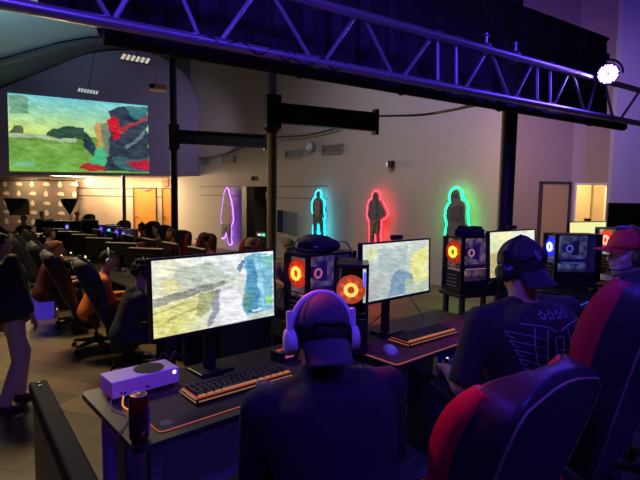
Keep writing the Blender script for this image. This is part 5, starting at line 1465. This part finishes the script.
# ================================================================== THE LOWER HALL
def row_pt(px, dd):
    k = (px - 320) / F; Y = dd / (D.y + D.x * k); return Vector((k * Y, Y, 0))
LMON = monitor('black monitor with lit top edge, nearest of the row behind the lit monitor', (0, 0), WR, w=.57, h=.42, zb=.785, base=.732, lod=1)
LMON.location.z = LOW + .732
TOPL = mat('pale_lit_edge', (.6, .52, .38), .6)  # light on the monitor tops, put in as a pale strip colour
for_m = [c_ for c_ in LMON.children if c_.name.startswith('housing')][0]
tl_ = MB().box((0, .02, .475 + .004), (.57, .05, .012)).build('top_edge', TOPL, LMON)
names_a = ['nearest in the row', 'second in the row', 'third in the row', 'fourth in the row', 'fifth in the row', 'sixth in the row']
proto_used = False
def low_desk(c, rz, L, label, grp='black desks in the lower hall'):
    t = thing('hall_desk', label, 'desk', (c.x, c.y, LOW), rz, grp)
    MB().box((0, 0, .715), (L, .62, .03)).build('desk_top', mat('hall_desk_top', (.03, .026, .03), .5, var=.2), t)
    for sx in (-1, 1):
        MB().box((sx * (L / 2 - .1), 0, .35), (.05, .5, .70)).build('leg', STEEL, t)
    MB().box((0, .25, .5), (L - .24, .012, .3)).build('modesty_panel', BLKM, t)
    return t
pxa = [146, 121, 99, 84, 70, 57]
for i, px in enumerate(pxa):
    c = row_pt(px, 2.95)
    lb = 'black monitor in the lower-left hall row, %s from the lit monitor' % ['first', 'second', 'third', 'fourth', 'fifth', 'sixth'][i]
    if i == 0: o = LMON; o.location = (c.x, c.y, LOW + .732); o.rotation_euler = (0, 0, math.pi - R(12)); o['label'] = lb; o['group'] = 'black monitors in the lower hall'
    else: o = inst(LMON, (c.x, c.y, LOW + .732), math.pi - R(12), lb, 'black monitors in the lower hall')
for i, q in enumerate((5.35, 6.75, 8.15, 9.55, 10.95, 12.35)):
    # along N from the line D.P = 2.85
    base_ = D * 2.8 + N * (q * .80 + 1.0 - .45)
    low_desk(base_, WR, 1.1, 'black desk in the lower hall facing the aisle, %s from us' % ['first', 'second', 'third', 'fourth', 'fifth', 'sixth'][i])
for i, px in enumerate((197, 170, 148, 128, 112, 97, 232)):
    c = row_pt(px, 3.62)
    inst(LMON, (c.x, c.y, LOW + .732), WR + math.pi, 'black monitor seen from behind, far hall row, %s' % ['below the small red chair', 'below the person in the red chair', 'below the person with dark headphones', 'left of the dark-headphone person', 'among the violet-lit computers', 'beside the cyan-lit computer', 'under the violet wall figure'][i], 'black monitors in the lower hall')
for i in range(7):
    base_ = D * 3.72 + N * (4.3 + i * 1.13)
    low_desk(base_, WR + math.pi, 1.1, 'black desk of the far hall row, %s counted from the bronze column' % ['first', 'second', 'third', 'fourth', 'fifth', 'sixth', 'seventh'][i])
# hall chairs
BLUEB = mat('worn_black_vinyl', (.011, .011, .018), .6, var=.3, scale=12)
REDA = mat('hall_chair_red', (.42, .015, .03), .5)
DARKA = mat('hall_chair_dark_side', (.03, .028, .035), .45)
PIP2 = mat('pale_seam', (.22, .2, .24), .5)
HC = gaming_chair('black gaming chair behind the curly-haired person in the lower hall', (0, 0, 0), 0, seat=.50, recline=24, backh=.88, accent=DARKA, body=BLUEB, lod=1, piping=PIP2, group='gaming chairs along the aisle')
HR = gaming_chair('x', (0, 0, 0), 0, seat=.50, recline=8, backh=.80, accent=REDA, body=BLUEB, lod=1, piping=REDA, group='red and black gaming chairs')
def chair_at(px, ytop, rz, label, first=None, proto=None, hz=LOW + 1.27, back=.45):
    Y = (CZ - hz) * F / (ytop - 194.0 + (px - 160) * -.0); p = P(px, 197, Y=Y)
    f_ = Vector((-math.sin(rz), math.cos(rz), 0))
    loc = Vector((p.x, p.y, LOW)) + f_ * back
    if first: first.location = loc; first.rotation_euler = (0, 0, rz); first['label'] = label; return first
    return inst(proto, loc, rz, label)
AIS = R(-62)
chair_at(86, 263.5, AIS - R(0), 'black gaming chair behind the curly-haired person in the lower hall', first=HC)
chair_at(53, 255.5, AIS + R(4), 'black gaming chair behind the person in orange in the lower hall', proto=HC)
chair_at(38, 246, AIS, 'black gaming chair behind the red-haired person in maroon', proto=HC)
chair_at(17, 239.5, AIS - R(6), 'black gaming chair beside the standing man, farther left', proto=HC)
chair_at(30, 231, AIS, 'black gaming chair behind the dark-haired person with a bun', proto=HC, hz=LOW + 1.32)
chair_at(-2, 230, AIS - R(8), 'black gaming chair cut by the left picture edge', proto=HC)
B_ = AIS + math.pi
chair_at(188.5, 230.5, B_ + R(20), 'empty red and black gaming chair right of the slim column', first=HR, hz=LOW + 1.27)
chair_at(158, 221.5, B_ + R(20), 'red and black gaming chair of the person before the orange door', proto=HR)
chair_at(170, 225.5, B_ + R(20), 'red and black gaming chair directly left of the slim column', proto=HR)
chair_at(215, 233.5, B_ + R(10), 'red and black gaming chair beneath the violet-lit wall figure', proto=HR)
chair_at(261, 237.5, B_ + R(15), 'red and black gaming chair under the small neon sign', proto=HR)
chair_at(93, 215.0, B_ + R(30), 'red and black gaming chair far back, between logo backdrop and orange door', proto=HR)
chair_at(129, 221, B_ + R(20), 'red-edged gaming chair left of the wide orange door', proto=HR)
# hall people
HB = mat('hair_black', (.012, .01, .01), .8); HBR = mat('hair_brown', (.07, .03, .015), .8); HRD = mat('hair_red_brown', (.16, .05, .025), .8); HTN = mat('hair_tan', (.2, .13, .08), .8)
def hall_person(px, yh, rz, label, hzc=.74, lean=12, **k):
    Y = (CZ - hzc) * F / (yh - 194.0)
    p = P(px, 197, Y=Y)
    f_ = Vector((-math.sin(rz), math.cos(rz), 0))
    loc = Vector((p.x, p.y, LOW)) - f_ * (.5 * math.sin(R(lean)) + .03)
    seat = .50
    return human('person', label, loc, rz, seat=seat, lean=lean, vox=.017 if Y < 8 else .022, detail=Y < 8, **k)
HSB = (BLK, .045, .010)
hand_ = [(-.14, .46, .78), (.16, .48, .78)]
hall_person(141, 271, AIS + R(4), 'curly-haired person in black hoodie with headphones at a hall desk', lean=20, shirt=mat('black_hoodie', (.02, .02, .024), .85), trousers=DKJ, hairm=HB, hair='curly', headset=HSB, sleeve=1.8, skin=SKIN, hands=hand_, hood=True)
hall_person(106, 259, AIS, 'person in orange and yellow jacket with white headphones, lower hall', lean=22, shirt=mat('orange_jacket', (.95, .17, .02), .7, var=.5, scale=5), trousers=mat('maroon_trousers', (.08, .01, .02), .8), hairm=HB, headset=(WHT, .042, .009), sleeve=1.8, skin=SKIN, hands=hand_)
hall_person(54, 249.5, AIS - R(4), 'red-haired person in maroon top leaning to the desk, lower hall', lean=18, shirt=mat('maroon_top', (.09, .012, .02), .8), trousers=DKJ, hairm=HRD, sleeve=1.2, skin=SKIN, hands=hand_)
hall_person(49, 236, AIS - R(4), 'dark-haired person with a bun in maroon, seen in profile', lean=10, shirt=mat('maroon_top', (.09, .012, .02), .8), trousers=DKJ, hairm=HB, hair='bun', sleeve=1.5, skin=mat('skin_pale', (.62, .42, .33), .6), hands=hand_)
BP = B_ + R(15)
hall_person(141, 228.5, BP, 'person in grey with dark headphones before the wide orange door', lean=6, shirt=mat('grey_shirt', (.08, .08, .09), .8), trousers=DKJ, hairm=HB, headset=HSB, skin=SKIN, hands=hand_)
hall_person(156, 231.5, BP, 'person with long dark hair leaning back in a red chair', lean=4, shirt=mat('black_hoodie', (.02, .02, .024), .85), trousers=DKJ, hairm=HB, hair='long', skin=mat('skin_pale', (.62, .42, .33), .6), hands=hand_)
hall_person(170, 234.5, BP, 'person in red top seated left of the slim column', lean=8, shirt=mat('red_top', (.3, .02, .03), .8), trousers=DKJ, hairm=HBR, skin=SKIN, hands=hand_)
hall_person(204, 239, BP, 'person with dark cap bent low right of the slim column', lean=16, shirt=mat('red_top', (.3, .02, .03), .8), trousers=DKJ, hairm=HBR, capm=mat('dark_brown_cap', (.04, .025, .02), .8), skin=SKIN, hands=hand_)
hall_person(251, 245.5, BP + R(30), 'person with tan cap left of the bronze column, behind the lit monitor', lean=12, shirt=mat('tan_shirt', (.2, .13, .1), .8), trousers=DKJ, hairm=HTN, capm=mat('tan_cap', (.24, .17, .12), .8), skin=SKIN, hands=hand_)
hall_person(289.5, 247, BP + R(60), 'person with tan-grey cap facing left, right of the bronze column', lean=8, shirt=mat('pale_camo', (.34, .27, .2), .8, var=.6, scale=8), trousers=DKJ, hairm=HTN, capm=mat('tan_grey_cap', (.16, .13, .1), .8), skin=SKIN, hands=hand_)
hall_person(22.5, 221, math.pi - R(10), 'red-haired person facing us before the logo backdrop, left', lean=4, shirt=mat('maroon_top', (.09, .012, .02), .8), trousers=DKJ, hairm=HRD, skin=SKIN, hands=hand_)
hall_person(41, 215.8, math.pi, 'person in red facing us, centre of the logo backdrop', lean=4, shirt=mat('red_top', (.3, .02, .03), .8), trousers=DKJ, hairm=mat('hair_ginger', (.4, .14, .05), .8), skin=SKIN, hands=hand_)
hall_person(76.5, 215.8, math.pi + R(10), 'person in pale beige top at the right end of the logo backdrop', lean=4, shirt=mat('beige_top', (.5, .38, .26), .8), trousers=DKJ, hairm=mat('hair_ginger', (.4, .14, .05), .8), skin=SKIN, hands=hand_)
# standing man by the aisle
pm = P(4, 197, Y=4.4)
human('person', 'man in black jacket and beige trousers standing by the aisle, cut by the left edge', (pm.x, pm.y, LOW), R(-35), stand=True, lean=3, side=-27, steps=(.10, -.12), shirt=mat('black_jacket', (.012, .012, .014), .7, var=.3, scale=12, bump=.3),
    trousers=mat('beige_trousers', (.5, .4, .28), .8, var=.15, scale=8), hairm=HB, skin=SKIN, hands=[(-.28, .1, .85), (.26, .12, .80)], sleeve=1.9, vox=.012, bulk=1.4, shoem=mat('dark_trainers', (.03, .02, .02), .6))
# far desks at the back with computers
for i, (px, Y, L, lb) in enumerate(((45, 15.5, 1.5, 'far back desk before the logo backdrop, left one'), (68, 14.6, 1.4, 'far back desk before the logo backdrop, middle one'), (95, 15.3, 1.7, 'far back desk left of the short column'))):
    p = P(px, 197, Y=Y); low_desk(Vector((p.x, p.y, 0)), math.pi, L, lb)
for i, (px, Y, lb) in enumerate(((44, 15.5, 'black monitor on the far back desk before the centre of the logo backdrop'), (71, 14.6, 'black monitor on the far back desk beneath the right softbox'), (89, 15.3, 'black monitor on the far back desk left of the short column'), (52, 14.6, 'black monitor on the far back desk left of the magenta fan light'))):
    p = P(px, 197, Y=Y); inst(LMON, (p.x, p.y, LOW + .732), math.pi, lb, 'black monitors in the lower hall', scale=1.0)
def hall_pc(px, dd, col, label, Y=None, h=.42, ring=None, rz=None):
    c = row_pt(px, dd) if Y is None else P(px, 197, Y=Y)
    return pc_tower(label, (c.x, c.y, 0), (math.pi * 0 + R(-20)) if rz is None else rz, LOW + .734, h=h, glow=col, gs=.55, ring=ring or col, inner=tuple(v * .5 for v in col), istr=.25, lod=1, vents=False, group='glowing computers in the hall')
hall_pc(57.5, 0, (.9, .05, .8), 'hall computer with round magenta fan light', Y=14.7)
hall_pc(100, 0, (.2, .08, 1), 'violet-lit hall computer left of the cyan-dotted one', h=.45, Y=13.4)
hall_pc(108, 0, (.06, .05, .35), 'dark hall computer with a small cyan light', ring=(.05, .7, .9), h=.45, Y=13.0)
hall_pc(115.5, 0, (.2, .1, 1), 'violet-lit hall computer right of the cyan-dotted one', Y=12.6)
for px_, Y_, lb_ in ((104, 13.2, 'black desk under the cyan-dotted hall computer'), (117, 12.3, 'black desk under the hall computers left of the wide orange door')):
    p = P(px_, 197, Y=Y_); low_desk(Vector((p.x, p.y, 0)), math.pi - R(20), 1.0, lb_)
hall_pc(122.5, 0, (.25, .2, .6), 'dim lilac-lit hall computer below the wide orange door', Y=12.1)
hall_pc(134, 3.3, (1, .05, .08), 'red-lit hall computer below the wide orange door')
hall_pc(66, 0, (.3, .2, 1), 'violet-lit hall computer right of the magenta fan light', Y=14.5)
# violet-lit bin in the aisle beyond the standing man
t = thing('waste_bin', 'bin glowing violet-blue between the standing man and the aisle chairs', 'bin', P(44, 318, z=LOW))
MB().cyl((0, 0, 0), (0, 0, .42), .14, .17, n=24).build('body', mat('violet_bin', (.12, .07, .6), .5, emit=(.1, .05, 1), es=.28), t, auto=True)
MB().cyl((0, 0, .42), (0, 0, .44), .175, n=24).build('rim', mat('violet_rim', (.2, .15, .6), .5), t, auto=True)
# keyboards/mice on hall desks
for i, (px, py, lb) in enumerate(((140, 308, 'pale-lit keyboard before the curly-haired person'), (98, 262, 'keyboard before the person in orange'))):
    p = P(px, py, z=LOW + .734)
    t = thing('hall_keyboard', lb, 'keyboard', p, WR)
    MB().box((0, 0, .012), (.42, .14, .022)).build('housing', BLK, t); k_ = MB()
    for a in range(4):
        for b in range(12): k_.box((-.18 + b * .033, -.045 + a * .03, .027), (.026, .023, .008))
    k_.build('keys', mat('lilac_keys', (.2, .18, .3), .5), t)['kind'] = 'stuff'
# ================================================================== LIGHT
w = bpy.data.worlds.new('world'); sc.world = w; w.use_nodes = True
w.node_tree.nodes['Background'].inputs[0].default_value = (.25, .24, .34, 1); w.node_tree.nodes['Background'].inputs[1].default_value = .0
def light(name, typ, loc, tgt, power, col, size=.5, size_y=None, spot=60, blend=.6):
    d_ = bpy.data.lights.new(name, typ); d_.energy = power; d_.color = col
    o = bpy.data.objects.new(name, d_); COL.objects.link(o); o.location = loc
    if tgt is not None: o.rotation_euler = (Vector(tgt) - Vector(loc)).to_track_quat('-Z', 'Y').to_euler()
    if typ == 'AREA':
        d_.shape = 'RECTANGLE'; d_.size = size; d_.size_y = size_y or size
    elif typ == 'SPOT': d_.spot_size = R(spot); d_.spot_blend = blend; d_.shadow_soft_size = size
    else: d_.shadow_soft_size = size
    return o
BLUE = (.10, .035, 1)
light('wash_lamp_left', 'SPOT', (-1.0, -.2, 3.9), (.2, 1.7, .8), 150, BLUE, .12, spot=62)
light('wash_lamp_right', 'SPOT', (2.4, -.2, 3.9), (1.2, 2.0, .8), 270, BLUE, .12, spot=70)
light('wash_lamp_rear', 'SPOT', (3.4, 3.9, 3.3), (1.0, 1.8, .9), 120, (.09, .04, 1), .1, spot=80)
light('stage_lamp_beam', 'SPOT', STAGE, STAGE + STAGED, 10, (.25, .12, 1), .08, spot=110)
light('red_stripe_fill', 'SPOT', (-.5, 2.2, 2.15), (.44, 1.30, .85), 110, (1, .03, .22), .08, spot=30)  # added red spot to lift the chair stripe, no fixture
light('console_magenta_fill', 'SPOT', (-1.0, .1, 2.1), (-.70, 1.86, .78), 22, (.8, .05, .8), .08, spot=14)  # added narrow spot that colours the console front
light('under_desk_violet_fill', 'AREA', W(.55, -.35, .32), W(.6, .55, .4), 1.3, (.16, .07, 1), .8, .2)  # added violet light to brighten the modesty panel
light('under_desk_violet_fill', 'AREA', W(1.7, -.3, .32), W(1.7, .55, .4), 1.3, (.16, .07, 1), .7, .2)  # the same added light for the second desk's panel
light('violet_wash_truss', 'AREA', (-.2, .3, 2.9), (.4, 2.7, 2.6), 22, (.11, .04, 1), 1.2, .3).data.spread = R(110)
# warm strip under the soffit
sx_ = Vector((-bd.x, -bd.y, 0))
nb = Vector((bd.y, -bd.x, 0)); nb = nb if nb.y > 0 else -nb
for i, (xx, pw) in enumerate(((-3.0, 105), (-5.0, 105), (-7.4, 80), (-10.0, 65))):
    pos = Vector((A.x, A.y, SZ - .03)) + sx_ * xx + nb * .75
    light('soffit_lamp', 'AREA', pos, pos + Vector((0, 0, -1)) + nb * .15, pw, (1, .69, .36), 1.6, .5)
light('wall_warm_lamp', 'AREA', A + sx_ * -7.5 + nb * .8 + Vector((0, 0, -.12)), PW(228, 205), 300, (1, .72, .42), 1.6, .3).data.spread = R(100)
light('hall_lamp', 'AREA', (-4.6, 6.9, 5.2), (-3.9, 5.2, 0), 135, (1, .76, .42), 1.5, 1.5).data.spread = R(115)
light('hall_fill', 'AREA', (-1.2, 9.2, 6.0), (1.8, 12.6, 1.0), 52, (.82, .78, .92), 2.5, 2.5).data.spread = R(110)  # added soft fill for the hall's general ambient light
light('door_wall_fill', 'AREA', (2.8, 7.0, 4.6), (5.0, 10.6, 1.0), 31, (1, .72, .66), 1.5, 1.5).data.spread = R(100)  # added to brighten the maple door and its wall, no fixture
light('upper_violet_fill', 'SPOT', (2.0, 6.0, 3.6), (4.6, 10.5, 5.2), 420, (.25, .1, 1), .3, spot=90, blend=1)  # added spot that turns the upper right wall violet
light('door_fill', 'AREA', (3.2, 8.4, 2.4), (5.2, 10.6, .8), 14, (1, .55, .32), .8, .8)  # further added fill on the maple door
light('room_beyond_lamp', 'POINT', b + (c - c) * 0 + Vector((.0, 1.3, 2.3)) if False else Vector((6.0, 11.5, 2.3)), None, 120, (1, .74, .36), .2)
light('ceiling_teal_bounce', 'SPOT', (-9.0, 15.2, 4.6), (-10.9, 17.0, 7.6), 520, (.36, .8, 1), .5, spot=110, blend=1)  # added spot standing in for bounce from the projected picture
light('ceiling_green_bounce', 'SPOT', (-9.6, 14.2, 5.4), (-10.7, 15.4, 7.6), 220, (.75, 1, .35), .3, spot=60, blend=1)  # greenish bounce on the ceiling corner, an added spot without fixture
light('recess_lamp', 'POINT', WO + Vector((math.cos(WR), math.sin(WR), 0)) * ((xo0 + xo1) / 2) + D * .8 + Vector((0, 0, 1.6)), None, 6, (1, .7, .4), .1)
light('lilac_wall_lamp', 'SPOT', (4.6, 4.6, 3.4), (7.0, 9.2, 2.2), 330, (.16, .07, 1), .2, spot=80, blend=.9)
light('soffit_violet_fill', 'SPOT', (-2.0, 14.0, 4.0), (-7.5, 20, 4.0), 950, (.72, .58, 1), .3, spot=60, blend=1)  # added spot that lifts the soffit wall to mauve
